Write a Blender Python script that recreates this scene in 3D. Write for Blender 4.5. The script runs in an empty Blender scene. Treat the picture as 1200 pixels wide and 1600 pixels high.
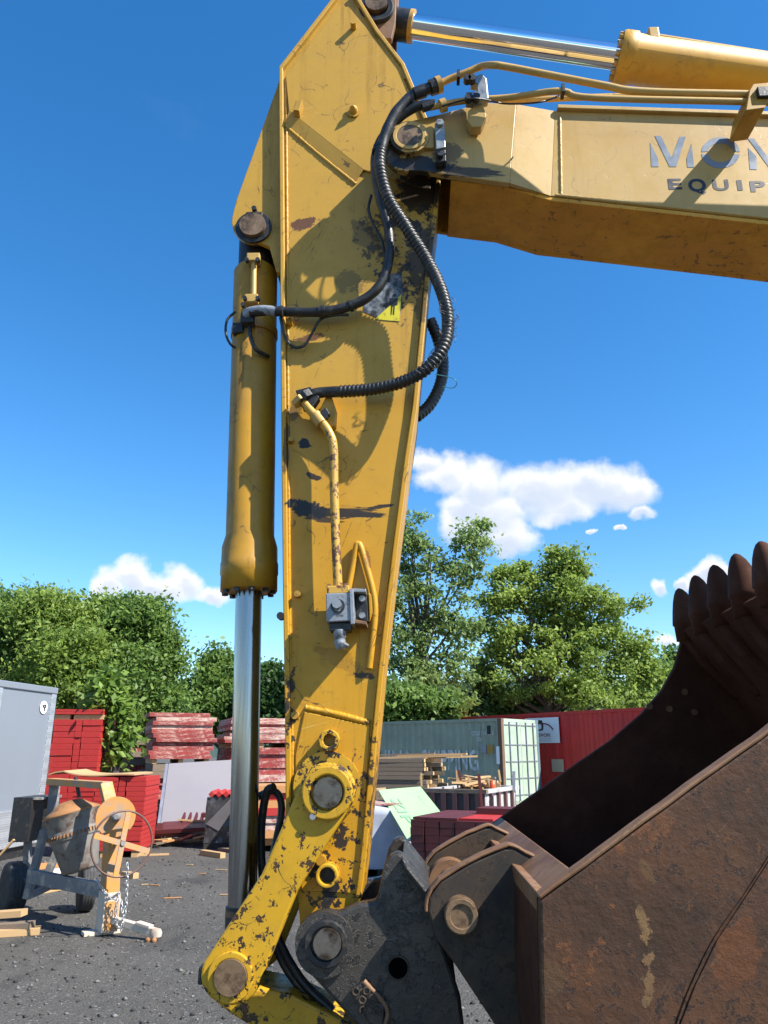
import bpy, bmesh, math, random
import numpy as np
from mathutils import Vector, Matrix
random.seed(7); rng = np.random.default_rng(7)
R = math.radians
scene = bpy.context.scene
COL = scene.collection

# ------------------------------------------------------------------ camera
F, H = 1200.0, 1.65                      # focal length in photo pixels, eye height
TH, PS = math.atan(375/1200), R(2.05)    # pitch up, yaw to the left
fw = Vector((-math.sin(PS)*math.cos(TH), math.cos(PS)*math.cos(TH), math.sin(TH)))
rt = Vector((math.cos(PS), math.sin(PS), 0))
up = rt.cross(fw)
CAM = Vector((0, 0, H))
cam = bpy.data.cameras.new('camera'); co = bpy.data.objects.new('camera', cam); COL.objects.link(co)
cam.sensor_fit = 'VERTICAL'; cam.sensor_height = 24.0; cam.lens = F/1600*24.0
cam.clip_start = 0.05; cam.clip_end = 3000
co.matrix_world = Matrix(((rt.x, up.x, -fw.x, 0), (rt.y, up.y, -fw.y, 0), (rt.z, up.z, -fw.z, H), (0, 0, 0, 1)))
scene.camera = co
def D(px, py):
    return (fw + rt*((px-600)/F) + up*((800-py)/F)).normalized()
def U(px, py, Y):                        # measured photo point -> place in the vertical plane at distance Y
    d = D(px, py); return CAM + d*(Y/d.y)
def G(px, py, z=0.0):                    # measured photo point -> place on the ground
    d = D(px, py); return CAM + d*((z-H)/d.z)
def S(r, px, py, Y):                     # pixel length -> metres
    return (U(px+r, py, Y)-U(px, py, Y)).length

# ------------------------------------------------------------------ light
SUN = Vector((0.85, -0.42, 1.0)).normalized()      # towards the sun
sl = bpy.data.lights.new('sun', 'SUN'); so = bpy.data.objects.new('sun', sl); COL.objects.link(so)
sl.energy = 5.0; sl.angle = R(0.53); sl.color = (1.0, 0.95, 0.86)
so.rotation_euler = SUN.to_track_quat('Z', 'Y').to_euler()
scene.view_settings.view_transform = 'Standard'
try: scene.view_settings.look = 'None'
except Exception: pass
scene.view_settings.gamma = 1.0; scene.view_settings.use_curve_mapping = False
scene.view_settings.exposure = 1.15

class NT:                                # terse node-tree helper
    def __init__(s, tree): s.t = tree; s.n = tree.nodes; s.l = tree.links
    def new(s, typ, **kw):
        n = s.n.new(typ)
        for k, v in kw.items():
            if k == 'ins':
                for i, x in v.items(): s.put(n.inputs[i], x)
            else: setattr(n, k, v)
        return n
    def put(s, sock, x):
        if hasattr(x, 'links'): s.l.new(x, sock)
        else: sock.default_value = x
    def m(s, op, a, b=0.0, c=0.0, clamp=False):
        n = s.n.new('ShaderNodeMath'); n.operation = op; n.use_clamp = clamp
        for i, x in enumerate((a, b, c)): s.put(n.inputs[i], x)
        return n.outputs[0]
    def rgb(s, c): 
        n = s.n.new('ShaderNodeRGB'); n.outputs[0].default_value = (*c, 1); return n.outputs[0]
    def mix(s, f, a, b):
        n = s.n.new('ShaderNodeMix'); n.data_type = 'RGBA'
        s.put(n.inputs[0], f); s.put(n.inputs[6], a if hasattr(a, 'links') else (*a, 1)); s.put(n.inputs[7], b if hasattr(b, 'links') else (*b, 1))
        return n.outputs[2]
    def noise(s, vec, scale, det=4, rough=0.6, dist=0.0):
        n = s.n.new('ShaderNodeTexNoise'); n.inputs['Scale'].default_value = scale; n.inputs['Detail'].default_value = det
        n.inputs['Roughness'].default_value = rough; n.inputs['Distortion'].default_value = dist
        if vec is not None: s.l.new(vec, n.inputs['Vector'])
        return n.outputs['Fac']
    def ramp(s, x, a, b, to0=0.0, to1=1.0, smooth=True):
        n = s.n.new('ShaderNodeMapRange'); n.interpolation_type = 'SMOOTHSTEP' if smooth else 'LINEAR'
        s.put(n.inputs[0], x); n.inputs[1].default_value = a; n.inputs[2].default_value = b; n.inputs[3].default_value = to0; n.inputs[4].default_value = to1
        return n.outputs[0]
    def mapv(s, vec, scale=(1, 1, 1), loc=(0, 0, 0), rot=(0, 0, 0)):
        n = s.n.new('ShaderNodeMapping'); s.l.new(vec, n.inputs[0]); n.inputs[1].default_value = loc; n.inputs[2].default_value = rot; n.inputs[3].default_value = scale
        return n.outputs[0]

world = bpy.data.worlds.new('World'); scene.world = world; world.use_nodes = True
w = NT(world.node_tree); w.n.clear()
sky = w.new('ShaderNodeTexSky'); sky.sky_type = 'NISHITA'; sky.sun_disc = False
sky.sun_elevation = math.asin(SUN.z); sky.sun_rotation = math.atan2(SUN.x, SUN.y)
sky.altitude = 100; sky.air_density = 1.0; sky.dust_density = 0.15; sky.ozone_density = 3.0
hs = w.new('ShaderNodeHueSaturation', ins={'Saturation': 1.32, 'Value': 1.33}); w.l.new(sky.outputs[0], hs.inputs['Color'])
tc = w.new('ShaderNodeTexCoord'); sep = w.new('ShaderNodeSeparateXYZ'); w.l.new(tc.outputs['Generated'], sep.inputs[0])
az = w.m('ARCTAN2', sep.outputs[0], sep.outputs[1]); el = w.m('ARCSINE', sep.outputs[2])
nz1 = w.noise(tc.outputs['Generated'], 16, 6, 0.55); nz2 = w.noise(w.mapv(tc.outputs['Generated'], loc=(3, 7, 1)), 16, 6, 0.55)
az2 = w.m('ADD', az, w.m('MULTIPLY', w.m('SUBTRACT', nz1, 0.5), 0.075)); el2 = w.m('ADD', el, w.m('MULTIPLY', w.m('SUBTRACT', nz2, 0.5), 0.06))
blobs = [(165,916,26,30),(205,906,38,32),(245,918,70,28),(285,910,34,30),(325,928,40,19),(150,932,22,14),
 (665,712,26,22),(690,740,44,34),(745,757,60,40),(850,762,85,44),(930,758,80,36),(985,768,55,30),(1006,800,26,14),
 (770,800,62,40),(795,838,45,28),(740,790,60,30),(715,820,40,30),(870,790,70,24),
 (1030,914,17,18),(1075,905,16,14),(1115,888,40,20),(1045,1002,22,9),(972,822,10,5),(926,822,10,5),(1150,905,30,18),(1100,1010,30,9)]
cover = None; under = None
def azel(px, py):
    d = D(px, py); return math.atan2(d.x, d.y), math.asin(d.z)
extra = [(-1.1,0.22,0.18,0.07),(-1.3,0.25,0.12,0.06),(1.15,0.30,0.2,0.08),(1.4,0.27,0.16,0.06),(2.2,0.25,0.22,0.08),(-2.3,0.28,0.25,0.09),(2.9,0.35,0.2,0.1),(-1.9,0.5,0.15,0.06)]
BL = []
for (px, py, rx, ry) in blobs:
    a, e = azel(px, py); a1, _ = azel(px+rx, py); _, e1 = azel(px, py-ry); BL.append((a, e, abs(a1-a), abs(e1-e)))
for (a, e, ra, re) in BL+extra:
    dx = w.m('DIVIDE', w.m('SUBTRACT', az2, a), ra); dy = w.m('DIVIDE', w.m('SUBTRACT', el2, e), re)
    q = w.m('SUBTRACT', 1.0, w.m('ADD', w.m('MULTIPLY', dx, dx), w.m('MULTIPLY', dy, dy)))
    qb = w.m('SUBTRACT', q, w.m('MULTIPLY', dy, 0.85))       # weight towards the flat, greyer base
    cover = q if cover is None else w.m('SMOOTH_MAX', cover, q, 0.35)
    under = qb if under is None else w.m('MAXIMUM', under, qb)
nz3 = w.noise(tc.outputs['Generated'], 30, 5, 0.52)
dens = w.m('ADD', cover, w.m('MULTIPLY', w.m('SUBTRACT', nz3, 0.5), 1.3))
mask = w.ramp(dens, -0.35, 0.85)
wisp = w.ramp(w.noise(w.mapv(tc.outputs['Generated'], scale=(1, 1, 3)), 3.2, 8, 0.6), 0.62, 0.95, 0, 0.06)
mask = w.m('MAXIMUM', mask, wisp)
shade = w.ramp(w.m('ADD', under, w.m('MULTIPLY', w.m('SUBTRACT', nz1, 0.5), 1.4)), 0.45, 1.25)
ccol = w.mix(shade, (6.0, 6.05, 6.2), (4.0, 4.5, 5.4))
fin = w.mix(mask, hs.outputs[0], ccol)
bg = w.new('ShaderNodeBackground', ins={'Strength': 0.082}); w.l.new(fin, bg.inputs[0])
wo = w.new('ShaderNodeOutputWorld'); w.l.new(bg.outputs[0], wo.inputs[0])

# ------------------------------------------------------------------ mesh helpers
class MB:
    def __init__(s): s.v = []; s.f = []; s.sm = []
    def add(s, vs, fs, smooth=False):
        o = len(s.v); s.v += [tuple(v) for v in vs]; s.f += [tuple(i+o for i in f) for f in fs]; s.sm += [smooth]*len(fs); return s
    def prism(s, poly, y0, y1):                     # (x,z) outline, front at y0
        n = len(poly); a = sum(poly[i][0]*poly[(i+1) % n][1]-poly[(i+1) % n][0]*poly[i][1] for i in range(n))
        p = list(poly) if a > 0 else list(poly)[::-1]
        vs = [(x, y0, z) for x, z in p]+[(x, y1, z) for x, z in p]
        fs = [tuple(range(n)), tuple(range(2*n-1, n-1, -1))]+[(i, i+n, (i+1) % n+n, (i+1) % n) for i in range(n)]
        return s.add(vs, fs)
    def box(s, c, size, m=None):
        x, y, z = (k/2 for k in size); vs = [Vector((sx*x, sy*y, sz*z)) for sx in (-1, 1) for sy in (-1, 1) for sz in (-1, 1)]
        if m is not None: vs = [m @ v for v in vs]
        vs = [v+Vector(c) for v in vs]
        return s.add(vs, [(0, 1, 3, 2), (4, 6, 7, 5), (0, 4, 5, 1), (2, 3, 7, 6), (0, 2, 6, 4), (1, 5, 7, 3)])
    def bar(s, p0, p1, wd, th, upv=(0, 0, 1)):      # square bar between two points
        p0, p1 = Vector(p0), Vector(p1); d = (p1-p0); L = d.length; d.normalize(); u = Vector(upv)
        if abs(d.dot(u)) > 0.98: u = Vector((0, 1, 0))
        sd = d.cross(u).normalized(); u = sd.cross(d)
        return s.box((p0+p1)/2, (L, wd, th), Matrix((d, sd, u)).transposed())
    def lathe(s, p0, axis, prof, n=24, smooth=True, cap=True):   # prof: (distance along axis, radius)
        p0 = Vector(p0); a = Vector(axis).normalized(); t = Vector((0, 0, 1)) if abs(a.z) < 0.9 else Vector((1, 0, 0))
        u = a.cross(t).normalized(); v = a.cross(u); vs = []; fs = []
        for (h, r) in prof:
            for k in range(n):
                q = 2*math.pi*k/n; vs.append(p0+a*h+u*(r*math.cos(q))+v*(r*math.sin(q)))
        m = len(prof)
        for i in range(m-1):
            for k in range(n): fs.append((i*n+k, i*n+(k+1) % n, (i+1)*n+(k+1) % n, (i+1)*n+k))
        s.add(vs, fs, smooth)
        if cap:
            s.add([vs[k] for k in range(n)], [tuple(range(n-1, -1, -1))]); s.add(vs[-n:], [tuple(range(n))])
        return s
    def cyl(s, p0, p1, r, n=20, r2=None):
        p0, p1 = Vector(p0), Vector(p1); return s.lathe(p0, p1-p0, [(0, r), ((p1-p0).length, r if r2 is None else r2)], n)
    def tube(s, pts, rad, n=12, cap=True):          # rad: number or list
        pts = [Vector(p) for p in pts]; m = len(pts); rs = rad if isinstance(rad, (list, tuple)) else [rad]*m
        vs = []; fs = []; t0 = (pts[1]-pts[0]).normalized(); u = t0.cross(Vector((0.31, 0.87, 0.37))).normalized()
        for i, p in enumerate(pts):
            t = (pts[min(i+1, m-1)]-pts[max(i-1, 0)]).normalized(); u = (u-t*u.dot(t)).normalized(); v = t.cross(u)
            for k in range(n):
                q = 2*math.pi*k/n; vs.append(p+u*(rs[i]*math.cos(q))+v*(rs[i]*math.sin(q)))
        for i in range(m-1):
            for k in range(n): fs.append((i*n+k, i*n+(k+1) % n, (i+1)*n+(k+1) % n, (i+1)*n+k))
        s.add(vs, fs, True)
        if cap: s.add(vs[:n], [tuple(range(n-1, -1, -1))]); s.add(vs[-n:], [tuple(range(n))])
        return s
    def ribbon(s, path, th, y0, y1, closed=False):  # plate of thickness th following an (x,z) path; th to the left of travel
        n = len(path); off = []
        for i in range(n):
            a = Vector(path[i-1] if (i > 0 or closed) else path[0]); b = Vector(path[(i+1) % n] if (i < n-1 or closed) else path[-1])
            d = (b-a).normalized(); off.append((path[i][0]-d.y*th, path[i][1]+d.x*th))
        vs = []
        for (a, b) in zip(path, off): vs += [(a[0], y0, a[1]), (b[0], y0, b[1]), (b[0], y1, b[1]), (a[0], y1, a[1])]
        fs = []; m = n if closed else n-1
        for i in range(m):
            o, q = 4*i, 4*((i+1) % n)
            for k in range(4): fs.append((o+k, o+(k+1) % 4, q+(k+1) % 4, q+k))
        if not closed: fs += [(3, 2, 1, 0), (4*n-4, 4*n-3, 4*n-2, 4*n-1)]
        return s.add(vs, fs)
    def build(s, name, mat, parent=None, bevel=0.0, smooth=False):
        me = bpy.data.meshes.new(name); me.from_pydata(s.v, [], s.f); me.materials.append(mat)
        me.polygons.foreach_set('use_smooth', [bool(x) or smooth for x in s.sm])
        bm = bmesh.new(); bm.from_mesh(me); bmesh.ops.recalc_face_normals(bm, faces=bm.faces[:]); bm.to_mesh(me); bm.free()
        o = bpy.data.objects.new(name, me); COL.objects.link(o)
        if parent is not None:
            o.parent = parent
            if parent.type == 'EMPTY' and parent.get('_w'): o.matrix_parent_inverse = Matrix.Translation(-parent.location)
        if bevel:
            b = o.modifiers.new('bevel', 'BEVEL'); b.width = bevel; b.segments = 2; b.limit_method = 'ANGLE'; b.angle_limit = R(35)
        return o
def tag(o, label=None, cat=None, group=None, kind=None):
    for k, v in (('label', label), ('category', cat), ('group', group), ('kind', kind)):
        if v: o[k] = v
    return o
def thing(name, loc, label, cat, group=None, rz=0.0, world_space=False):
    o = bpy.data.objects.new(name, None); COL.objects.link(o); o.location = loc; o.rotation_euler = (0, 0, rz); o.empty_display_size = 0.2
    if world_space: o['_w'] = True
    return tag(o, label, cat, group)
def P2(pts, Y): return [(lambda v: (v.x, v.z))(U(a, b, Y)) for a, b in pts]
def arc(cx, cy, r, a0, a1, n=10, ry=None): return [(cx+r*math.cos(R(a0+(a1-a0)*i/n)), cy+(ry or r)*math.sin(R(a0+(a1-a0)*i/n))) for i in range(n+1)]
def smooth_path(pts, step=0.01):
    P = [Vector(p) for p in pts]; P = [P[0]*2-P[1]]+P+[P[-1]*2-P[-2]]; out = []
    for i in range(1, len(P)-2):
        p0, p1, p2, p3 = P[i-1:i+3]; n = max(2, int((p2-p1).length/step))
        for k in range(n):
            t = k/n; out.append(0.5*((2*p1)+(p2-p0)*t+(2*p0-5*p1+4*p2-p3)*t*t+(3*p1-p0-3*p2+p3)*t**3))
    out.append(P[-2]); return out
def UP(pts):                              # [(px,py,Y)] -> world points
    return [U(*p) for p in pts]
CUBES = {}
def unit_cube(mat):
    if mat.name not in CUBES:
        me = bpy.data.meshes.new('board'); mb = MB().box((0, 0, 0), (1, 1, 1)); me.from_pydata(mb.v, [], mb.f); me.materials.append(mat)
        bm = bmesh.new(); bm.from_mesh(me); bmesh.ops.recalc_face_normals(bm, faces=bm.faces[:]); bm.to_mesh(me); bm.free(); CUBES[mat.name] = me
    return CUBES[mat.name]
def piece(parent, name, mat, loc, size, rot=(0, 0, 0)):
    o = bpy.data.objects.new(name, unit_cube(mat)); COL.objects.link(o); o.parent = parent; o.location = loc; o.scale = size; o.rotation_euler = rot; return o
def board_between(parent, name, mat, p0, p1, wd, th):
    p0, p1 = Vector(p0), Vector(p1); d = p1-p0
    o = bpy.data.objects.new(name, unit_cube(mat)); COL.objects.link(o)
    o.location = (p0+p1)/2; o.scale = (d.length, wd, th); o.rotation_euler = d.to_track_quat('X', 'Z').to_euler()
    if parent is not None:
        o.parent = parent
        if parent.get('_w'): o.matrix_parent_inverse = Matrix.Translation(-parent.location)
    return o
def text_obj(name, body, mat, parent, mtx, size_x, size_z, extrude=0.001, bold=0.0):
    cu = bpy.data.curves.new(name, 'FONT'); cu.body = body; cu.size = 1.0; cu.extrude = 0.0; cu.offset = bold; cu.resolution_u = 4
    t = bpy.data.objects.new(name, cu); COL.objects.link(t); bpy.context.view_layer.update()
    me = bpy.data.meshes.new_from_object(t.evaluated_get(bpy.context.evaluated_depsgraph_get())); bpy.data.objects.remove(t)
    c = np.zeros(len(me.vertices)*3); me.vertices.foreach_get('co', c); c = c.reshape(-1, 3); mn, mx = c.min(0), c.max(0)
    c[:, 0] = (c[:, 0]-mn[0])/(mx[0]-mn[0])*size_x; c[:, 1] = (c[:, 1]-mn[1])/(mx[1]-mn[1])*size_z
    v = np.c_[c, np.ones(len(c))] @ np.array(mtx).T; me.vertices.foreach_set('co', v[:, :3].ravel()); me.materials.clear(); me.materials.append(mat); me.update()
    o = bpy.data.objects.new(name, me); COL.objects.link(o); o.parent = parent
    if parent is not None and parent.get('_w'): o.matrix_parent_inverse = Matrix.Translation(-parent.location)
    return o

# ------------------------------------------------------------------ materials
def mat_new(name):
    m = bpy.data.materials.new(name); m.use_nodes = True; t = NT(m.node_tree); t.n.clear()
    b = t.new('ShaderNodeBsdfPrincipled'); o = t.new('ShaderNodeOutputMaterial'); t.l.new(b.outputs[0], o.inputs[0]); return m, t, b, o
def plain(name, col, rough=0.6, metal=0.0, var=0.25, scale=6.0, bump=0.15, bscale=60.0, dirt=None, damt=0.4, dscale=4.0, spec=0.5, stretch=(1, 1, 1)):
    m, t, b, o = mat_new(name); c = t.mapv(t.new('ShaderNodeTexCoord').outputs['Object'], stretch)
    oi = t.new('ShaderNodeObjectInfo')
    n = t.noise(c, scale, 5, 0.65); k = t.m('ADD', t.m('MULTIPLY', t.m('SUBTRACT', n, 0.5), var*2.2), t.m('MULTIPLY', t.m('SUBTRACT', oi.outputs['Random'], 0.5), var*0.6))
    col2 = t.mix(t.m('ADD', k, 0.5, clamp=True), tuple(x*(1-var) for x in col), tuple(min(1, x*(1+var)) for x in col))
    if dirt:
        dm = t.ramp(t.noise(t.mapv(c, loc=(5, 2, 9)), dscale, 7, 0.7), 0.62-damt*0.35, 0.78-damt*0.25); col2 = t.mix(dm, col2, dirt)
    t.l.new(col2, b.inputs['Base Color']); b.inputs['Metallic'].default_value = metal; b.inputs['Specular IOR Level'].default_value = spec
    t.l.new(t.ramp(n, 0.3, 0.7, max(0.03, rough-0.1), min(1, rough+0.1)), b.inputs['Roughness'])
    if bump:
        bn = t.new('ShaderNodeBump', ins={'Strength': bump, 'Distance': 0.004}); t.l.new(t.noise(c, bscale, 4, 0.6), bn.inputs['Height']); t.l.new(bn.outputs[0], b.inputs['Normal'])
    return m
def worn(name, base, base2=None, chips=0.5, chip_col=(0.022, 0.018, 0.014), rust=(0.11, 0.045, 0.02), rough=0.42, masks=(), grime=0.35, scratch=0.5, zsheen=None, spec=0.4, specks=0.5, drips=0.0, scrapes=(), mY=2.86, bump=0.25):
    """painted steel: uneven paint, specks, scratches, chipped and scraped patches. masks = (px,py,rx,ry,angle,strength,colour) on the arm's side"""
    m, t, b, o = mat_new(name); c = t.new('ShaderNodeTexCoord').outputs['Object']
    sx = t.new('ShaderNodeSeparateXYZ'); t.l.new(c, sx.inputs[0])
    n1 = t.noise(c, 2.3, 6, 0.65); n2 = t.noise(c, 26, 5, 0.7); n3 = t.noise(t.mapv(c, loc=(4, 1, 2)), 95, 4, 0.7); n4 = t.noise(t.mapv(c, loc=(9, 3, 5)), 9, 7, 0.75)
    col = t.rgb(base)
    if base2 is not None:
        z = sx.outputs[2] if zsheen else n1
        f = t.ramp(t.m('ADD', z, t.m('MULTIPLY', t.m('SUBTRACT', n1, 0.5), 0.9)), *(zsheen or (0.35, 0.65))); col = t.mix(f, col, base2)
    col = t.mix(t.ramp(n4, 0.35, 0.75, 0, grime), col, tuple(x*0.52 for x in base))
    col = t.mix(t.ramp(n1, 0.3, 0.75, 0, 0.22), col, tuple(min(1, x*1.25+0.03) for x in base))
    if drips:                                               # rain and oil runs
        dn = t.noise(t.mapv(c, (17, 17, 0.8)), 1.0, 5, 0.7); col = t.mix(t.m('MULTIPLY', t.ramp(dn, 0.50, 0.68), t.ramp(n1, 0.35, 0.6, 0.2*drips, drips)), col, tuple(x*0.38 for x in base))
    for (ang, st, cc, fine) in scrapes:                     # long dragged scratches
        sn = t.noise(t.mapv(t.mapv(c, rot=(0, R(ang), 0)), (2.2, 2.2, fine)), 1.0, 3, 0.55); col = t.mix(t.m('MULTIPLY', t.m('MULTIPLY', t.ramp(sn, 0.66, 0.70), t.ramp(n4, 0.46, 0.56)), st), col, cc)
    dark = t.m('MULTIPLY', t.ramp(n3, 0.70, 0.78), specks)                    # fine specks
    vor = t.new('ShaderNodeTexVoronoi', feature='DISTANCE_TO_EDGE'); vor.inputs['Scale'].default_value = 5.5
    nd = t.new('ShaderNodeVectorMath', operation='ADD'); t.l.new(c, nd.inputs[0]); nn = t.new('ShaderNodeTexNoise'); nn.inputs['Scale'].default_value = 5; t.l.new(c, nn.inputs['Vector'])
    sc = t.new('ShaderNodeVectorMath', operation='SCALE'); t.l.new(nn.outputs['Color'], sc.inputs[0]); sc.inputs[3].default_value = 0.35; t.l.new(sc.outputs[0], nd.inputs[1]); t.l.new(nd.outputs[0], vor.inputs['Vector'])
    line = t.m('MULTIPLY', t.m('LESS_THAN', vor.outputs[0], 0.009), t.ramp(n4, 0.50, 0.58)); dark = t.m('MAXIMUM', dark, t.m('MULTIPLY', line, scratch))
    edge = t.m('ADD', n2, t.m('MULTIPLY', t.m('SUBTRACT', n1, 0.5), 0.5))
    chip = t.ramp(t.m('ADD', edge, t.m('MULTIPLY', t.m('SUBTRACT', n3, 0.5), 0.25)), 0.70-0.24*chips, 0.72-0.24*chips); 
    col = t.mix(t.m('MULTIPLY', chip, min(1, chips*1.6)), col, t.mix(t.ramp(n2, 0.58, 0.72), chip_col, rust))
    for (px, py, rx, ry, ang, st, cc) in masks:
        ce = U(px, py, mY); ax = S(rx, px, py, mY); rz = S(ry, px, py, mY)
        dx = t.m('SUBTRACT', sx.outputs[0], ce.x); dz = t.m('SUBTRACT', sx.outputs[2], ce.z); ca, sa = math.cos(R(ang)), math.sin(R(ang))
        a = t.m('DIVIDE', t.m('ADD', t.m('MULTIPLY', dx, ca), t.m('MULTIPLY', dz, -sa)), ax); q = t.m('DIVIDE', t.m('ADD', t.m('MULTIPLY', dx, sa), t.m('MULTIPLY', dz, ca)), rz)
        r2 = t.m('ADD', t.m('MULTIPLY', a, a), t.m('MULTIPLY', q, q))
        ns = t.noise(t.mapv(c, (1/ax*0.8 if rx > 3*ry else 22, 22, 1/rz*1.1 if rx > 3*ry else 22), (px, py, 0)), 1.0 if rx <= 3*ry else 1.6, 6, 0.72)
        if st < 0:                                          # flaked: many small patches instead of one
            fl = t.ramp(t.m('ADD', t.m('MULTIPLY', t.m('SUBTRACT', 1.0, r2), 0.10), t.m('ADD', t.m('MULTIPLY', n2, 0.7), t.m('MULTIPLY', n4, 0.3))), 0.59, 0.605); col = t.mix(t.m('MULTIPLY', t.m('MULTIPLY', fl, t.m('LESS_THAN', r2, 1.6)), -st), col, cc); continue
        f = t.ramp(t.m('ADD', t.m('SUBTRACT', 1.0, r2), t.m('MULTIPLY', t.m('SUBTRACT', ns, 0.5), 3.6 if rx < 40 else 2.6)), 0.30, 0.5); col = t.mix(t.m('MULTIPLY', f, st), col, cc)
    col = t.mix(dark, col, chip_col)
    t.l.new(col, b.inputs['Base Color']); b.inputs['Specular IOR Level'].default_value = spec
    t.l.new(t.ramp(n4, 0.3, 0.8, rough-0.06, rough+0.22), b.inputs['Roughness'])
    bn = t.new('ShaderNodeBump', ins={'Strength': bump, 'Distance': 0.003 if bump < 0.5 else 0.006}); t.l.new(t.m('SUBTRACT', t.m('ADD', t.m('MULTIPLY', n1, 1.2), t.m('MULTIPLY', n2, 0.0 if bump < 0.5 else 0.9)), t.m('ADD', chip, t.m('MULTIPLY', n3, 0.15))), bn.inputs['Height']); t.l.new(bn.outputs[0], b.inputs['Normal'])
    return m
def chrome(name, col=(0.72, 0.73, 0.75), rough=0.1):
    m, t, b, o = mat_new(name); c = t.new('ShaderNodeTexCoord').outputs['Object']
    b.inputs['Base Color'].default_value = (*col, 1); b.inputs['Metallic'].default_value = 1.0
    t.l.new(t.ramp(t.noise(t.mapv(c, (60, 60, 1.5)), 1.5, 4, 0.6), 0.3, 0.8, rough*0.6, rough*1.6), b.inputs['Roughness']); return m
def leafmat(name, c1, c2, trans=0.35):
    m, t, b, o = mat_new(name); at = t.new('ShaderNodeAttribute', attribute_name='tint'); col = t.mix(at.outputs['Fac'], c1, c2)
    t.l.new(col, b.inputs['Base Color']); b.inputs['Roughness'].default_value = 0.5; b.inputs['Specular IOR Level'].default_value = 0.35
    tr = t.new('ShaderNodeBsdfTranslucent'); t.l.new(t.mix(0.5, col, tuple(min(1, x*1.6) for x in c2)), tr.inputs[0])
    mx = t.new('ShaderNodeMixShader'); mx.inputs[0].default_value = trans+0.08; t.l.new(b.outputs[0], mx.inputs[1]); t.l.new(tr.outputs[0], mx.inputs[2]); t.l.new(mx.outputs[0], o.inputs[0]); return m

BLK = (0.012, 0.011, 0.012); RST = (0.10, 0.04, 0.02)
YEL = (0.45, 0.225, 0.005); YSHEEN = (0.43, 0.25, 0.034)  # second yellow is paler: sky reflection on the upper arm put into the colour
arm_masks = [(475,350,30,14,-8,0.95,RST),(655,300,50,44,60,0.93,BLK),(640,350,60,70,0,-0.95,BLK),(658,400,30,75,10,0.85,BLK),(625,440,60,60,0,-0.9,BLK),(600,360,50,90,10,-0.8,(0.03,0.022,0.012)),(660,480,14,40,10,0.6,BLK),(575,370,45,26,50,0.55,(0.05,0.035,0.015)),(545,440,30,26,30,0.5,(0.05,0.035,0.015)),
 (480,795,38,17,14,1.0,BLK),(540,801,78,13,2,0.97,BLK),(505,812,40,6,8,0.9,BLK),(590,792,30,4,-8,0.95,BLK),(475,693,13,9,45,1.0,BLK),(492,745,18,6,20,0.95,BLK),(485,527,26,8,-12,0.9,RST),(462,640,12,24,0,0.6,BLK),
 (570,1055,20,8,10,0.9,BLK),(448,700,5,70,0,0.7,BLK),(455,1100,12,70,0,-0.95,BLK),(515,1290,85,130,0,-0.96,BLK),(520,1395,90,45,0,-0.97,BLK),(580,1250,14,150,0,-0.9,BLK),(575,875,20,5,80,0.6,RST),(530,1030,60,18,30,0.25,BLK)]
M = {}
M['arm'] = worn('arm_paint', YEL, YSHEEN, chips=0.12, masks=arm_masks, zsheen=(2.2, 3.5), grime=0.3, scratch=0.75, drips=0.45, scrapes=((70, 0.7, (0.05, 0.03, 0.015), 120), (15, 0.5, (0.55, 0.38, 0.12), 150)))  # grows paler with height in place of sky sheen
M['boom'] = worn('boom_paint', (0.43, 0.27, 0.075), (0.45, 0.29, 0.09), chips=0.08, masks=[(660,258,60,20,8,0.97,BLK),(612,235,22,40,0,0.9,BLK),(730,268,75,12,8,0.85,BLK),(700,240,26,26,0,0.7,(0.06,0.04,0.02)),(1010,350,60,8,6,0.6,BLK)], grime=0.25, scratch=0.3, specks=0.4, drips=0.25, mY=2.69)  # pale tan base carries the sky reflection on the boom side
M['boom_under'] = worn('boom_underside', (0.68, 0.32, 0.015), (0.55, 0.24, 0.015), chips=0.35, grime=0.6, scratch=0.5)  # orange raised in the paint to stand in for light bounced from below
M['cylp'] = worn('cylinder_paint', (0.40, 0.205, 0.012), (0.34, 0.185, 0.025), chips=0.2, grime=0.4, scratch=0.6, drips=0.7)
M['cyl2'] = worn('arm_cylinder_paint', (0.50, 0.27, 0.018), (0.46, 0.25, 0.03), chips=0.12, grime=0.25, scratch=0.4, drips=0.35)
M['pipe'] = worn('pipe_paint', (0.44, 0.28, 0.08), (0.40, 0.22, 0.04), chips=0.2, grime=0.3, scratch=0.2)
M['pipe2'] = worn('worn_pipe_paint', (0.45, 0.26, 0.04), None, chips=0.62, rust=(0.16, 0.06, 0.025), chip_col=(0.10, 0.045, 0.025), grime=0.3)
M['link'] = worn('link_paint', (0.48, 0.27, 0.012), None, chips=0.66, grime=0.4, scratch=1.0, rough=0.42, drips=0.3, scrapes=((-28, 0.9, (0.03, 0.02, 0.012), 110), (35, 0.8, (0.03, 0.02, 0.012), 140)))
M['steel'] = worn('dark_steel', (0.019, 0.017, 0.015), (0.044, 0.037, 0.030), chips=0.6, chip_col=(0.014, 0.013, 0.013), rust=(0.07, 0.056, 0.045), rough=0.36, grime=0.75, scratch=0.4, spec=0.55, bump=0.6, scrapes=((40, 0.6, (0.11, 0.095, 0.08), 90), (-30, 0.5, (0.09, 0.08, 0.07), 130)))
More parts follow.
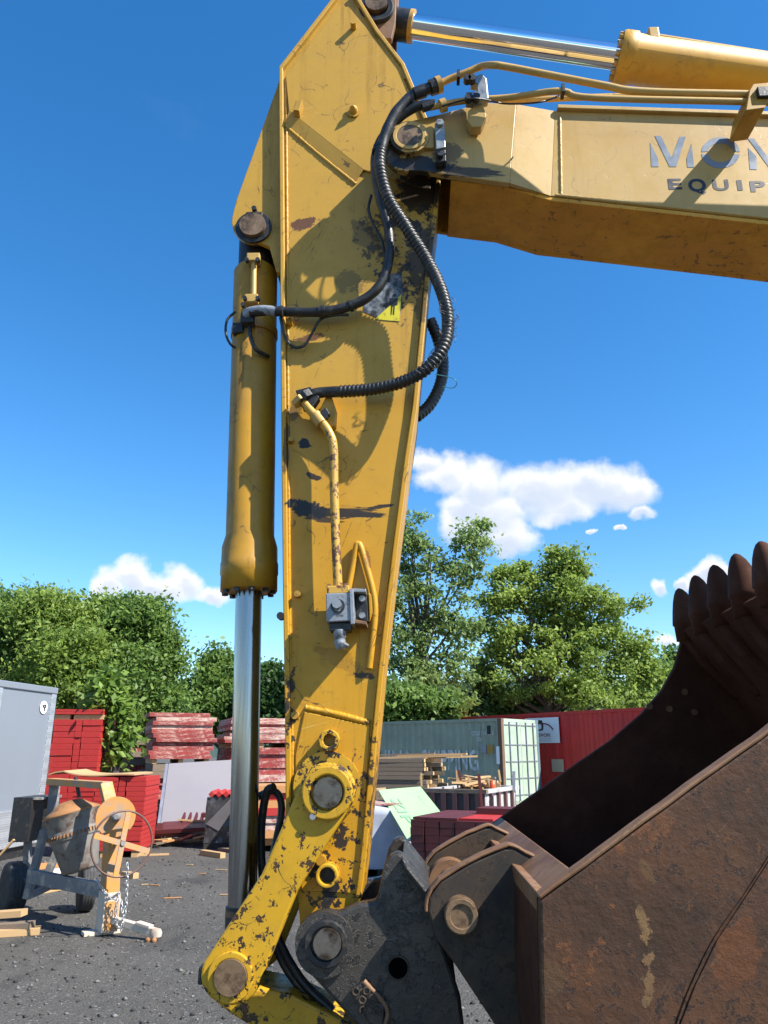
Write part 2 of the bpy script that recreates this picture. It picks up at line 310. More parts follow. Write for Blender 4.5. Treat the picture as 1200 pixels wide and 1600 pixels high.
M['rusty'] = worn('bucket_rust', (0.048, 0.024, 0.013), (0.085, 0.034, 0.013), chips=0.52, chip_col=(0.022, 0.016, 0.014), rust=(0.15, 0.058, 0.018), rough=0.5, grime=0.7, scratch=0.3, spec=0.3, bump=0.75, scrapes=((42, 0.5, (0.14, 0.08, 0.045), 100), (-25, 0.7, (0.02, 0.012, 0.009), 120), (55, 0.4, (0.12, 0.07, 0.04), 60)),
   masks=[(1005,1445,15,45,-8,-0.9,(0.19,0.11,0.045)),(1012,1535,14,70,4,-0.85,(0.16,0.09,0.04)),(1004,1440,8,30,-8,0.6,(0.15,0.09,0.04)),(900,1500,60,40,20,-0.8,(0.13,0.05,0.018)),(1000,1300,90,40,-30,-0.8,(0.13,0.05,0.018)),(1150,1490,40,70,30,0.6,(0.12,0.042,0.014)),(1010,1360,10,22,-30,0.5,(0.12,0.065,0.026)),(860,1530,26,30,0,0.35,(0.1,0.06,0.025)),(1130,1300,26,20,30,0.4,(0.09,0.04,0.017))], mY=2.12)
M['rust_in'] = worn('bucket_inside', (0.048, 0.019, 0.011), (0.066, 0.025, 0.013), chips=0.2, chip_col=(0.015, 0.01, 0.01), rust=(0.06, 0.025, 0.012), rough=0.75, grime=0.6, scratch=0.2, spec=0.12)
M['ear'] = worn('bucket_ear_steel', (0.030, 0.026, 0.022), (0.060, 0.038, 0.022), chips=0.5, chip_col=(0.018, 0.016, 0.014), rust=(0.10, 0.055, 0.028), rough=0.5, grime=0.7, scratch=0.8, spec=0.3)
M['rust_lit'] = worn('rust_and_lit_edge', (0.13, 0.062, 0.028), (0.20, 0.11, 0.055), chips=0.3, chip_col=(0.06, 0.035, 0.02), rough=0.6, grime=0.5)  # real rust, and the paler tone painted on sunlit bucket edges
M['pin'] = plain('pin_steel', (0.16, 0.145, 0.125), 0.38, 0.75, 0.35, 14, 0.3, 40, dirt=(0.05, 0.03, 0.02), damt=0.5, dscale=18)
M['pinrust'] = plain('rusty_pin', (0.20, 0.13, 0.075), 0.5, 0.4, 0.4, 16, 0.4, 40, dirt=(0.06, 0.035, 0.02), damt=0.6, dscale=14)
M['chrome'] = chrome('chrome_rod', (0.8, 0.8, 0.82), 0.08); M['rod'] = chrome('satin_rod', (0.26, 0.27, 0.29), 0.22)
M['rubber'] = plain('black_rubber', (0.014, 0.014, 0.015), 0.42, 0, 0.3, 20, 0.3, 150, dirt=(0.07, 0.065, 0.06), damt=0.25, dscale=30)
M['black'] = plain('black_steel', (0.018, 0.019, 0.021), 0.45, 0.2, 0.3, 20, 0.3, 90, dirt=(0.09, 0.07, 0.05), damt=0.25, dscale=25)
M['grey'] = plain('grey_zinc', (0.30, 0.31, 0.31), 0.42, 0.6, 0.2, 20, 0.2, 90, dirt=(0.06, 0.05, 0.04), damt=0.3, dscale=25)
M['greyblk'] = plain('grey_block', (0.23, 0.25, 0.28), 0.5, 0.25, 0.2, 20, 0.3, 90, dirt=(0.05, 0.045, 0.04), damt=0.3, dscale=30)
M['ltext'] = plain('grey_lettering', (0.17, 0.21, 0.27), 0.35, 0, 0.1, 12, 0); M['dtext'] = plain('navy_lettering', (0.012, 0.015, 0.028), 0.45, 0, 0.1, 12, 0)  # grey-blue of the large letters lightened to carry their sheen
M['stk_grey'] = plain('sticker_silver', (0.22, 0.25, 0.28), 0.4, 0, 0.3, 40, 0.1, 80, dirt=(0.03, 0.03, 0.035), damt=0.75, dscale=22)
M['stk_yel'] = plain('sticker_yellow', (0.55, 0.48, 0.02), 0.4, 0, 0.1, 20, 0, dirt=(0.2, 0.17, 0.03), damt=0.3, dscale=22); M['stk_blk'] = plain('sticker_black', (0.012, 0.012, 0.014), 0.4, 0, 0.1, 20, 0)
M['hole_shade'] = plain('painted_hole_shade', (0.002, 0.002, 0.002), 0.95, 0, 0.1, 5, 0, spec=0.0)  # near-black that paints the shade inside an opening
M['wire'] = plain('teal_wire', (0.02, 0.22, 0.28), 0.4, 0, 0.1, 20, 0)

# ================================================================== EXCAVATOR
YN, YF = 2.86, 3.14; YC = 3.0; YB0, YB1 = 2.69, 3.09
ex = thing('excavator', (1.2, YC, 0), 'worn yellow excavator arm and boom reaching over the yard, hoses down its side', 'excavator', world_space=True)
def cylY(mb, px, py, y0, y1, rpx, Y=YN, n=28, r2=None):
    c = U(px, py, Y); r = S(rpx, px, py, Y); return mb.cyl((c.x, y0, c.z), (c.x, y1, c.z), r, n, None if r2 is None else S(r2, px, py, Y))
def ringY(mb, px, py, y0, y1, ro, ri, Y=YN, n=32):
    c = U(px, py, Y); a, b = S(ro, px, py, Y), S(ri, px, py, Y); vs = []; fs = []
    for k in range(n):
        q = 2*math.pi*k/n; cs, sn = math.cos(q), math.sin(q)
        vs += [(c.x+a*cs, y1, c.z+a*sn), (c.x+a*cs, y0, c.z+a*sn), (c.x+b*cs, y0, c.z+b*sn), (c.x+b*cs, y1, c.z+b*sn)]
    for k in range(n):
        o, q = 4*k, 4*((k+1) % n)
        for j in range(4): fs.append((o+j, o+(j+1) % 4, q+(j+1) % 4, q+j))
    return mb.add(vs, fs, False)
# --- arm (stick)
left = [(528,-8),(437,110),(437,150),(438,300),(440,600),(443,900),(447,1150),(448,1330)]
right = [(556,-8),(592,52),(632,104),(668,190),(690,270),(685,320),(673,413),(665,507),(652,640),(640,720),(622,860),(600,1050),(582,1240),(574,1330),(565,1402)]
nose = [(540,1440)]+arc(510,1472,40,-35,180,10)[1:]+[(468,1432),(464,1390)]
outline = P2(right+nose+left[::-1], YN)
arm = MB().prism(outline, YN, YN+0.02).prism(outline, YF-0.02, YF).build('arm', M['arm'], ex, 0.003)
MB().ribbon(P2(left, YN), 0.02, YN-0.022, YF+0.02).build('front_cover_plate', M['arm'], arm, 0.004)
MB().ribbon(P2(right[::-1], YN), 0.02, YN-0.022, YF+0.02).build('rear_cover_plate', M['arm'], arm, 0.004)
def weld(mb, pts, r=0.006, Y=YN, n=8):
    p = smooth_path([U(a, b, Y) for a, b in pts], 0.006); return mb.tube(p, [r*(0.85+0.3*random.random()) for _ in p], n)
# proud upper plate that steps down along a diagonal chamfer
A = [(452,176),(568,268)]; B = [(446,194),(556,284)]
up_poly = P2([(447,122),(530,14),(545,14),(585,62),(622,106),(657,190),(676,262),(672,300),(568,268),(452,176)], YN)
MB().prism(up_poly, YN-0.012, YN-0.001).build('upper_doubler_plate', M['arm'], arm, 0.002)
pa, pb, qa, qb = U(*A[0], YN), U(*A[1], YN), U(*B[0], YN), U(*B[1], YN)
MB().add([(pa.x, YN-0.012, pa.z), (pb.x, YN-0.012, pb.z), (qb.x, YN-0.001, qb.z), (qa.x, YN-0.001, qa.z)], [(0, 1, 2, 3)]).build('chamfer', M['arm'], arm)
weld(MB(), [(446,197),(500,243),(556,288)], 0.008).build('weld_bead', M['arm'], arm)
weld(MB(), [(447,124),(449,400),(452,900),(457,1180),(458,1300)], 0.006).build('weld_bead', M['arm'], arm)
weld(MB(), [(664,420),(655,507),(642,640),(612,860),(590,1050),(574,1200)], 0.005).build('weld_bead', M['arm'], arm)
weld(MB(), [(592,64),(624,108),(634,125)], 0.012).build('weld_bead', M['arm'], arm)
weld(MB(), [(478,1106),(530,1117),(578,1130)], 0.012).build('weld_bead', M['arm'], arm)
MB().prism(P2([(476,1112),(578,1134),(568,1330),(558,1396),(472,1392),(462,1330),(462,1180)], YN), YN-0.008, YN-0.001).build('lower_doubler_plate', M['arm'], arm, 0.003)
# little things welded on the side
cylY(MB(), 553, 48, YN-0.05, YN, 4.5, n=12).build('stud', M['arm'], arm)
c = U(468, 178, YN); MB().box((c.x, YN-0.026, c.z), (0.028, 0.05, 0.062), Matrix.Rotation(R(14), 3, 'Y')).build('hose_lug', M['arm'], arm, 0.003)
mb = MB(); cylY(mb, 553, 179, YN-0.022, YN-0.01, 11, r2=9); c = U(553, 179, YN); mb.lathe((c.x, YN-0.02, c.z), (0, -1, 0), [(0, S(7, 553, 179, YN)), (0.018, S(6, 553, 179, YN)), (0.034, 0.003)], 16); mb.build('grease_boss', M['arm'], arm)
for (a, b, r) in ((453,507,5),(466,930,5),(462,1118,6),(503,1343,8),(456,690,4),(440,964,6)): cylY(MB(), a, b, YN-0.03, YN, r, n=10).build('bolt', M['cylp'] if b != 964 else M['black'], arm)
mb = MB(); ringY(mb, 516, 1157, YN-0.05, YN, 16, 9); mb.build('pipe_boss', M['link'], arm, 0.003); cylY(MB(), 516, 1157, YN-0.006, YN-0.0, 9, n=16).build('plug', M['black'], arm)
mb = MB(); ringY(mb, 514, 1364, YN-0.07, YN, 17, 12); mb.build('stop_tube', M['link'], arm, 0.003); cylY(MB(), 514, 1364, YN-0.012, YN-0.009, 12, n=16).build('tube_end', M['black'], arm)
# pivot boss and pin for the link
mb = MB(); cylY(mb, 512, 1228, YN-0.03, YN, 52); mb.build('pivot_boss', M['link'], arm, 0.006)
# worn warning sticker
s0 = YN-0.0015
MB().prism(P2([(567,487),(569,470),(584,452),(600,432),(628,424),(629,463),(624,503),(598,501)], YN), s0, YN-0.0002).build('sticker', M['stk_grey'], arm)
MB().prism(P2([(586,499),(609,478),(627,460),(624,502.5),(600,500.5)], YN), s0-0.001, s0-0.0002).build('sticker', M['stk_yel'], arm)
mb = MB(); y0, y1 = s0-0.0022, s0-0.0012
for q in ([(610,466),(622,467),(621,477),(617,478),(616,492),(614,492),(615,479),(613.5,479),(612,492),(610.5,492),(611.5,478),(609,476)], [(600,475.5),(604,476.5),(604,474),(608,478.5),(603,482),(603.5,479.5),(600,478)]): mb.prism(P2(q, YN), y0, y1)
cylY(mb, 616.5, 462, y0, y1, 3, n=12); mb.build('pictogram', M['stk_blk'], arm)
# --- bucket cylinder ears on the arm front
for y in (YC-0.12, YC+0.09):
    MB().prism(P2([(440,140),(438,150),(374,330)]+arc(397,362,30,195,75,6)+[(425,400),(436,440),(446,440)], 2.95), y, y+0.03).build('cylinder_bracket', M['arm'], arm, 0.003)
mb = MB(); cylY(mb, 398, 362, YC-0.155, YC+0.15, 20, 2.9); mb.build('pin', M['pinrust'], arm, 0.003)
ringY(MB(), 398, 362, YC-0.135, YC-0.121, 28, 20, 2.9).build('pin_collar', M['black'], arm, 0.002)
c = U(398, 338, 2.87); MB().box((c.x, 2.865, c.z), (0.075, 0.02, 0.028)).build('keeper_plate', M['black'], arm, 0.003)
cylY(MB(), 398, 329, 2.85, 2.88, 4, 2.87, n=8).build('bolt', M['black'], arm)
# --- bucket cylinder
t0, t1 = U(400, 405, YC), U(377, 1480, YC); ax = (t1-t0).normalized(); Lc = (t1-t0).length
def at_py(py):
    lo, hi = 0.0, 1.0
    for _ in range(40):
        mid = (lo+hi)/2; p = t0.lerp(t1, mid); v = p-CAM; y = 800-F*v.dot(up)/v.dot(fw)
        if y < py: lo = mid
        else: hi = mid
    return lo*Lc
r1 = 0.5*S(70, 400, 600, YC); L1, L2, L3, L4 = at_py(428), at_py(838), at_py(856), at_py(924)
bc = MB().lathe(t0, ax, [(L1-0.05, r1*0.55), (L1-0.012, r1*0.93), (L1, r1), (L2, r1), (L3, r1*1.14), (at_py(880), r1*1.15), (at_py(882), r1*1.18), (at_py(898), r1*1.18), (at_py(900), r1*1.15), (L4, r1*1.15), (L4+0.002, r1*0.7)], 40).build('bucket_cylinder', M['cylp'], ex)
mb = MB(); c = U(398, 362, YC); mb.cyl((c.x, YC-0.085, c.z), (c.x, YC+0.085, c.z), 0.075, 24); mb.tube([c, t0+ax*(L1-0.02)], [0.07, 0.08], 16); mb.build('cylinder_eye', M['black'], bc)
MB().lathe(t0, ax, [(L4-0.02, 0.5*S(40, 390, 930, YC)), (Lc-0.03, 0.5*S(40, 390, 930, YC))], 40).build('piston_rod', M['rod'], bc)
MB().lathe(t0, ax, [(at_py(1415), 0.058), (Lc+0.04, 0.06)], 24).build('rod_eye', M['black'], bc)
u_, v_ = ax.cross(Vector((0, 1, 0))).normalized(), Vector((0, 1, 0))
for k in range(10):
    q = 2*math.pi*k/10; p = t0+ax*L4+(u_*math.cos(q)+v_*math.sin(q))*r1*0.98; MB().lathe(p, ax, [(-0.012, 0.013), (0.014, 0.013)], 6, False).build('gland_bolt', M['black'], bc)
MB().tube([U(397, 405, 2.88), U(396, 470, 2.88)], 0.0125, 12).build('steel_pipe', M['pipe'], bc)
for (a, b) in ((397, 406), (394, 470)): MB().box(U(a, b, 2.885), (0.058, 0.05, 0.04)).build('pipe_flange', M['pipe'], bc, 0.004)
for (a, b) in ((387,410),(404,410),(384,470),(404,470),(381,480)): cylY(MB(), a, b, 2.845, 2.865, 3.5, 2.87, 8).build('bolt', M['black'], bc)
MB().lathe(t0+ax*at_py(517), ax, [(0, r1*1.05), (0.035, r1*1.05)], 36).build('hose_clamp', M['cylp'], bc, 0.002)
MB().box(U(374, 517, 2.93), (0.05, 0.06, 0.05)).build('clamp_lug', M['black'], bc, 0.004)
MB().box(U(388, 500, 2.87), (0.06, 0.05, 0.05)).build('hose_elbow_block', M['black'], bc, 0.006)
MB().lathe(t0+ax*at_py(1420), ax, [(0, 0.058), (0.02, 0.06)], 30).build('rod_wiper_scar', M['rust_lit'], bc)
# --- links
def link_poly(a, ra, b, rb, wmid=None, n=12):
    ang = math.degrees(math.atan2(b[1]-a[1], b[0]-a[0])); top = arc(*a, ra, ang+90, ang+270, n); bot = arc(*b, rb, ang-90, ang+90, n)
    if wmid:
        mx, my = (a[0]+b[0])/2, (a[1]+b[1])/2; nx, ny = math.cos(R(ang+90)), math.sin(R(ang+90))
        return top+[(mx-nx*wmid, my-ny*wmid)]+bot+[(mx+nx*wmid, my+ny*wmid)]
    return top+bot
poly = P2(link_poly((512,1235), 44, (360,1525), 47, 31), 2.76)
lk = MB().prism(poly, 2.76, 2.815).build('idler_link', M['link'], ex, 0.008)
MB().prism(poly, 3.185, 3.24).build('idler_link', M['link'], ex, 0.008)
ringY(MB(), 512, 1238, 2.735, 2.76, 40, 26, 2.76).build('link_boss', M['link'], lk, 0.006)
cylY(MB(), 513, 1238, 2.728, 3.26, 22.5, 2.75, 36).build('pin', M['pin'], lk, 0.004)
cylY(MB(), 490, 1275, 2.735, 2.76, 5, 2.76, 8).build('grease_nipple', M['greyblk'], lk)
ringY(MB(), 361, 1526, 2.745, 2.76, 36, 26, 2.76).build('pin_collar', M['link'], lk, 0.004)
cylY(MB(), 361, 1526, 2.735, 3.26, 25.5, 2.75, 36).build('pin', M['pinrust'], lk, 0.004)
c = U(322, 1522, 2.79); MB().box((c.x, 2.79, c.z), (0.04, 0.05, 0.05)).build('stop_block', M['black'], lk, 0.004)
# H-link from the lower pin to the coupler
MB().prism(P2([(352,1500),(400,1528),(460,1540),(560,1590),(700,1700),(670,1780),(520,1690),(420,1600),(370,1570),(345,1550)], 3.0), 2.90, 3.12).build('bucket_link', M['link'], ex, 0.01)
# --- quick coupler
cp_poly = arc(510,1474,50,180,290,10)+[(560,1412),(588,1408),(593,1385),(600,1352),(610,1337),(622,1330),(634,1338),(676,1392),(690,1470),(720,1560),(740,1720),(640,1760),(590,1640),(545,1590),(500,1540),(468,1505)]
cpo = MB().prism(P2(cp_poly, 2.72), 2.72, 2.785).build('quick_coupler', M['steel'], ex, 0.012)
MB().prism(P2(cp_poly, 2.72), 3.20, 3.265).build('far_cheek', M['steel'], cpo, 0.012)
MB().prism(P2([(628,1336),(640,1350),(675,1393),(668,1403),(632,1356)], 2.72), 2.66, 3.28).build('hook_back', M['steel'], cpo, 0.012)
MB().prism(P2([(600,1560),(700,1540),(730,1700),(640,1740)], 2.72), 2.79, 3.20).build('coupler_body', M['steel'], cpo, 0.01)
cylY(MB(), 508, 1474, 2.70, 2.72, 46, 2.72).build('pin_boss', M['steel'], cpo, 0.008)
ringY(MB(), 510, 1474, 2.685, 2.70, 34, 24, 2.70).build('pin_collar', M['black'], cpo, 0.004)
cylY(MB(), 512, 1473, 2.672, 3.30, 21.5, 2.69, 32).build('pin', M['pin'], cpo, 0.004)
ringY(MB(), 622, 1512, 2.714, 2.722, 18, 15, 2.72).build('hole_rim', M['ear'], cpo); cylY(MB(), 622, 1512, 2.7165, 2.7205, 15, 2.72).build('hole_disc', M['hole_shade'], cpo)  # black disc on the cheek stands in for a dark opening
ringY(MB(), 631, 1388, 2.715, 2.722, 10, 7.5, 2.72, 20).build('cast_mark', M['steel'], cpo)
c = U(631, 1388, 2.72); mk = MB()
for a in (20, 80, 140): mk.bar((c.x-0.012*math.cos(R(a)), 2.718, c.z-0.012*math.sin(R(a))), (c.x+0.012*math.cos(R(a)), 2.718, c.z+0.012*math.sin(R(a))), 0.005, 0.004)
mk.build('cast_mark', M['steel'], cpo)
ca = MB().prism(P2([(546,1548),(566,1532),(602,1572),(598,1612),(578,1600)], 2.71), 2.70, 2.72).build('cast_pad', M['steel'], cpo, 0.006)
for (a, b) in ((556,1549),(566,1562),(573,1548),(582,1560),(567,1578),(590,1580)): ringY(MB(), a, b, 2.694, 2.70, 6.5, 3.5, 2.70, 10).build('pad_stud', M['ear'], cpo, 0.002)
weld(MB(), [(568,1533),(604,1574),(600,1610)], 0.008, 2.705).build('pad_edge', M['rust_lit'], cpo)
# hydraulic lines by the linkage
MB().tube(smooth_path(UP([(428,1230,3.0),(416,1240,3.02),(408,1300,3.05),(412,1380,3.05),(432,1460,3.02),(470,1530,2.98),(520,1580,2.95)])), 0.016, 10).build('hydraulic_hose', M['rubber'], ex)
MB().tube(smooth_path(UP([(400,1246,3.1),(428,1236,3.1),(440,1262,3.1),(428,1330,3.1),(414,1400,3.1),(440,1500,3.0),(500,1580,3.0)])), 0.014, 10).build('hydraulic_hose', M['rubber'], ex)
# --- boom
btop = [(612,196),(650,187),(688,178),(757,160),(805,163),(870,174),(1200,185),(1700,200)]
bbot = [(1700,402),(1200,343),(862,306),(790,285),(700,273),(655,266)]
YBB = YB0+0.030                                        # the body sits a little inside the flared nose plate
nose_top = [(612,196),(650,187),(688,178),(757,160),(807,163)]; nose_bot = [(797,286),(700,273),(655,266)]
boom_poly = P2(btop+bbot+arc(636,224,43,80,220,10), YB0)
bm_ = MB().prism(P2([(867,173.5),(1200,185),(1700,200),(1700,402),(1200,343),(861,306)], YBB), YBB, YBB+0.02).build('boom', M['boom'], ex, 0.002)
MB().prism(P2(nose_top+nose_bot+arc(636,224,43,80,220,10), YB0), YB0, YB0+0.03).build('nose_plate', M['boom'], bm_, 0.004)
fc = [U(807,163,YB0), U(867,173.5,YBB), U(861,306,YBB), U(797,286,YB0)]
MB().add([(v.x, v.y, v.z) for v in fc]+[(v.x, v.y+0.02, v.z) for v in fc], [(0,1,2,3),(7,6,5,4),(0,4,5,1),(1,5,6,2),(2,6,7,3),(3,7,4,0)]).build('flare_plate', M['boom'], bm_)
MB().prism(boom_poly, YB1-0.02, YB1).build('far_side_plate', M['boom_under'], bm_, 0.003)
low = P2([(1700,401),(1200,342),(862,305),(790,284),(705,274)], YB0); tp = P2(btop[3:], YB0)
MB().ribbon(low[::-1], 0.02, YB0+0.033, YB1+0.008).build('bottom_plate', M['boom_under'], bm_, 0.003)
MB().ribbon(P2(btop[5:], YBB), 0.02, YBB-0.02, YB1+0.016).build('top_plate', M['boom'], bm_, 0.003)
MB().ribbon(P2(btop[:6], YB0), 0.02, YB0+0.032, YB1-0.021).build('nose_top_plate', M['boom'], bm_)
weld(MB(), [(875,180),(876,240),(877,304)], 0.006, YBB).build('weld_bead', M['boom'], bm_)
weld(MB(), [(868,305),(1000,319),(1200,341),(1500,378)], 0.006, YBB).build('weld_bead', M['boom'], bm_)
cylY(MB(), 640, 221, YB0-0.028, YB0, 30, YB0).build('pin_boss', M['boom'], bm_, 0.004)
ringY(MB(), 640, 221, YB0-0.036, YB0-0.028, 26, 20, YB0).build('pin_collar', M['pipe'], bm_, 0.002)
cylY(MB(), 640, 221, YB0-0.034, YB1+0.03, 19.5, YB0, 32).build('pin', M['pinrust'], bm_, 0.003)
MB().prism(P2([(650,208),(678,204),(678,236),(650,236)], YB0), YB0-0.02, YB0).build('pin_flag', M['boom'], bm_, 0.004)
MB().prism(P2([(679,196),(694,194),(696,234),(681,237)], YB0-0.03), YB0-0.045, YB0-0.02).build('keeper_plate', M['grey'], bm_, 0.003)
MB().prism(P2([(681,237),(696,236),(697,254),(682,256)], YB0-0.03), YB0-0.04, YB0).build('keeper_plate', M['black'], bm_, 0.003)
for (a, b, m) in ((687,199,'grey'),(688,247,'black')): cylY(MB(), a, b, YB0-0.062, YB0-0.04, 6, YB0-0.03, 6).build('bolt', M[m], bm_)
# lettering on the boom
def zb(q): return [(980+x/5.4545, 180+y/5.4545) for x, y in q]
yl = YBB-0.0012
for q in ([(195,235),(205,440),(268,440),(262,370)], [(235,178),(285,178),(380,365),(445,185),(498,185),(418,440),(360,440)], [(548,240),(505,370),(512,445),(570,445)],
          [(1028,200),(1080,200),(1225,395),(1240,468),(1218,460)], [(1030,280),(1045,462),(1105,464),(1100,350)],
          arc(795,320,165,183,357,16,132)+arc(795,320,108,353,187,14,82), arc(795,320,165,5,175,16,132)+arc(795,320,108,171,9,14,82)):
    MB().prism(P2(zb(q), YBB), yl, YBB-0.0002).build('lettering', M['ltext'], bm_)
for ch, x0, x1, y0_, y1_ in (('E',355,457,540,635),('Q',530,662,540,676),('U',735,857,548,645),('I',943,972,553,642),('P',1055,1170,560,655)):
    p = U(*zb([(x0, y1_)])[0], YBB); q = U(*zb([(x1, y0_)])[0], YBB)
    text_obj('lettering', ch, M['dtext'], bm_, Matrix(((1, 0, 0, p.x), (0, 0, -1, yl), (0, 1, 0, p.z), (0, 0, 0, 1))), q.x-p.x, q.z-p.z, bold=0.03)
# clamp, pipes over the boom
MB().prism(P2([(731,176),(738,170),(744,160),(752,160),(760,183),(752,200),(737,201),(730,190)], 2.640), 2.630, 2.680).build('clamp_bracket', M['boom'], bm_, 0.004)
MB().prism(P2([(740,124),(752,119),(760,127),(763,158),(748,162),(728,160),(728,148),(745,147),(745,134),(735,132)], 2.620), 2.605, 2.650).build('clamp_block', M['grey'], bm_, 0.004)
for (a, b) in ((730,126),(737,126),(732,155),(744,155)): cylY(MB(), a, b, 2.580, 2.610, 6, 2.600, 8).build('bolt', M['black'], bm_)
pp1 = UP([(684,133,2.630),(702,124,2.630),(728,114,2.620),(752,104,2.610),(772,102,2.545),(800,106,2.545),(940,133,2.545),(1005,143,2.545),(1200,148,2.545),(1700,160,2.545)])
pp2 = UP([(672,168,2.640),(715,159,2.630),(760,155,2.620),(800,152,2.610),(862,143,2.545),(885,144,2.545),(930,153,2.545),(1200,160,2.545),(1700,172,2.545)])
MB().tube(smooth_path(pp1, 0.02), 0.0150, 14).build('steel_pipe', M['pipe'], ex); MB().tube(smooth_path(pp2, 0.02), 0.0135, 14).build('steel_pipe', M['pipe'], ex)
pp3 = UP([(780,158,2.9),(1000,150,2.9),(1200,154,2.9),(1700,166,2.9)]); MB().tube(smooth_path(pp3, 0.02), 0.014, 12).build('steel_pipe', M['pipe'], ex)
MB().tube(smooth_path(UP([(690,166,2.610),(740,154,2.545),(790,162,2.620),(840,160,2.545),(868,152,2.585),(876,145,2.585),(880,140,2.585)]), 0.01), 0.004, 8).build('cable', M['rubber'], ex)
for (a, b) in ((879,143),(716,121)): MB().box(U(a, b, 2.545), (0.012, 0.045, 0.04)).build('cable_tie', M['black'], ex)
MB().prism(P2([(1160,182),(1166,150),(1172,140),(1196,138),(1200,160),(1190,178)], 2.545), 2.515, 2.685).build('pipe_bracket', M['cylp'], bm_, 0.004)
MB().box(U(1192, 150, 2.525), (0.06, 0.05, 0.05)).build('pipe_clamp', M['black'], bm_, 0.004)
# --- arm cylinder
a0, a1 = U(618, 38, YC), U(1700, 198, YC); aa = (a1-a0).normalized()
def al(px): 
    lo, hi = 0.0, 1.0
    for _ in range(40):
        mid = (lo+hi)/2; v = a0.lerp(a1, mid)-CAM; x = 600+F*v.dot(rt)/v.dot(fw)
        if x < px: lo = mid
        else: hi = mid
    return lo*(a1-a0).length
rr = 0.5*S(38, 800, 60, YC); ac = MB().lathe(a0, aa, [(al(966), rr*1.9), (al(970), rr*2.0), (al(988), rr*2.0), (al(990), rr*1.85), (al(1650), rr*1.85)], 40).build('arm_cylinder', M['cyl2'], ex)
MB().lathe(a0, aa, [(al(640), rr), (al(975), rr)], 40).build('piston_rod', M['chrome'], ac)
MB().lathe(a0, aa, [(al(600), rr*1.25), (al(644), rr*1.25)], 24).build('rod_end', M['black'], ac, 0.004)
MB().lathe(a0, aa, [(al(640), rr*1.28), (al(646), rr*1.28)], 24).build('rod_collar', M['pipe'], ac)
u2 = aa.cross(Vector((0, 1, 0))).normalized()
for k in range(14):
    q = 2*math.pi*k/14; p = a0+aa*al(964)+(u2*math.cos(q)+Vector((0, 1, 0))*math.sin(q))*rr*1.6; MB().lathe(p, aa, [(-0.012, 0.012), (0.016, 0.012)], 6, False).build('gland_bolt', M['pipe'], ac)
MB().box(U(1019, 60, 2.93), (0.05, 0.07, 0.07)).build('port_block', M['pipe'], ac, 0.006)
MB().tube(UP([(1025,58,2.92),(1200,86,2.92),(1700,165,2.92)]), 0.016, 12).build('steel_pipe', M['pipe'], ac)
# arm head: ears for the arm cylinder
for y in (2.88, 3.08): MB().prism(P2([(540,-40),(622,-60),(618,40),(612,66),(600,66),(575,30)], 2.9), y, y+0.035).build('arm_head_ear', M['rust_lit'], arm, 0.004)
cylY(MB(), 588, 8, 2.84, 3.16, 17, 2.86).build('pin', M['pinrust'], arm, 0.003); ringY(MB(), 588, 12, 2.855, 2.88, 27, 18, 2.86).build('pin_collar', M['black'], arm, 0.003)
# --- hoses
def hose(name, pts, r, ribs=0.0, pitch=0.016, mat='rubber', n=14):
    p = smooth_path(UP(pts), pitch/4 if ribs else 0.01); L = 0.0; rs = []
    for i, q in enumerate(p):
        if i: L += (q-p[i-1]).length
        rs.append(r*(1+ribs*math.cos(2*math.pi*L/pitch)) if ribs else r*(1+0.03*math.sin(L*70)+0.02*math.sin(L*31)))
    return MB().tube(p, rs, n).build(name, M[mat], ex)
hose('hydraulic_hose', [(672,138,2.64),(650,146,2.64),(622,172,2.64),(604,206,2.65),(595,236,2.66)], 0.024)
hose('corrugated_hose', [(595,232,2.66),(594,262,2.66),(606,308,2.68),(636,357,2.71),(668,408,2.74),(690,455,2.73),(700,500,2.72),(694,540,2.70),(668,575,2.71),(628,597,2.74),(580,608,2.77),(532,612,2.79)], 0.0245, 0.10, 0.017)
hose('hydraulic_hose', [(534,612,2.79),(505,613,2.80),(490,616,2.80),(480,622,2.80)], 0.022)
hose('hydraulic_hose', [(680,163,2.64),(648,168,2.65),(618,190,2.67),(592,226,2.70),(586,262,2.73),(594,310,2.77),(606,352,2.77),(609,395,2.77),(598,438,2.77),(572,466,2.78),(530,483,2.79),(480,488,2.80),(420,486,2.82),(392,488,2.84)], 0.0205)
MB().tube(smooth_path(UP([(432,487,2.815),(410,485,2.825),(390,488,2.845),(384,497,2.87)])), 0.022, 14).build('hose_ferrule', M['greyblk'], ex)
for (a, b, dx, dy) in ((440,487,1,0),(500,487,1,-0.1),(505,486,1,-0.1),(548,478,1,-.4),(600,432,.4,-1),(592,230,0.1,1),(590,236,0.1,1)):
    c = U(a, b, 2.785 if b > 300 else 2.665); d = Vector((dx, 0, -dy)).normalized(); MB().lathe(c-d*0.006, d, [(0, 0.025), (0.012, 0.025)], 14).build('cable_tie', M['black'], ex)
hose('hydraulic_hose', [(672,500,3.12),(684,530,3.14),(692,565,3.14),(688,600,3.13),(672,632,3.12),(650,652,3.10)], 0.026, 0.06, 0.02)
hose('cable', [(580,305,2.80),(576,330,2.80),(588,360,2.81),(598,380,2.80),(602,420,2.79),(597,440,2.785)], 0.006)
hose('cable', [(438,496,2.82),(445,525,2.83),(458,542,2.83),(475,540,2.83),(488,520,2.82),(500,500,2.81),(520,493,2.80),(545,492,2.80)], 0.006)
hose('cable', [(368,487,2.9),(355,500,2.9),(353,522,2.9),(362,540,2.92),(378,546,2.95)], 0.0055)
hose('hydraulic_hose', [(390,510,2.87),(392,528,2.86),(400,546,2.87),(420,557,2.92)], 0.009)
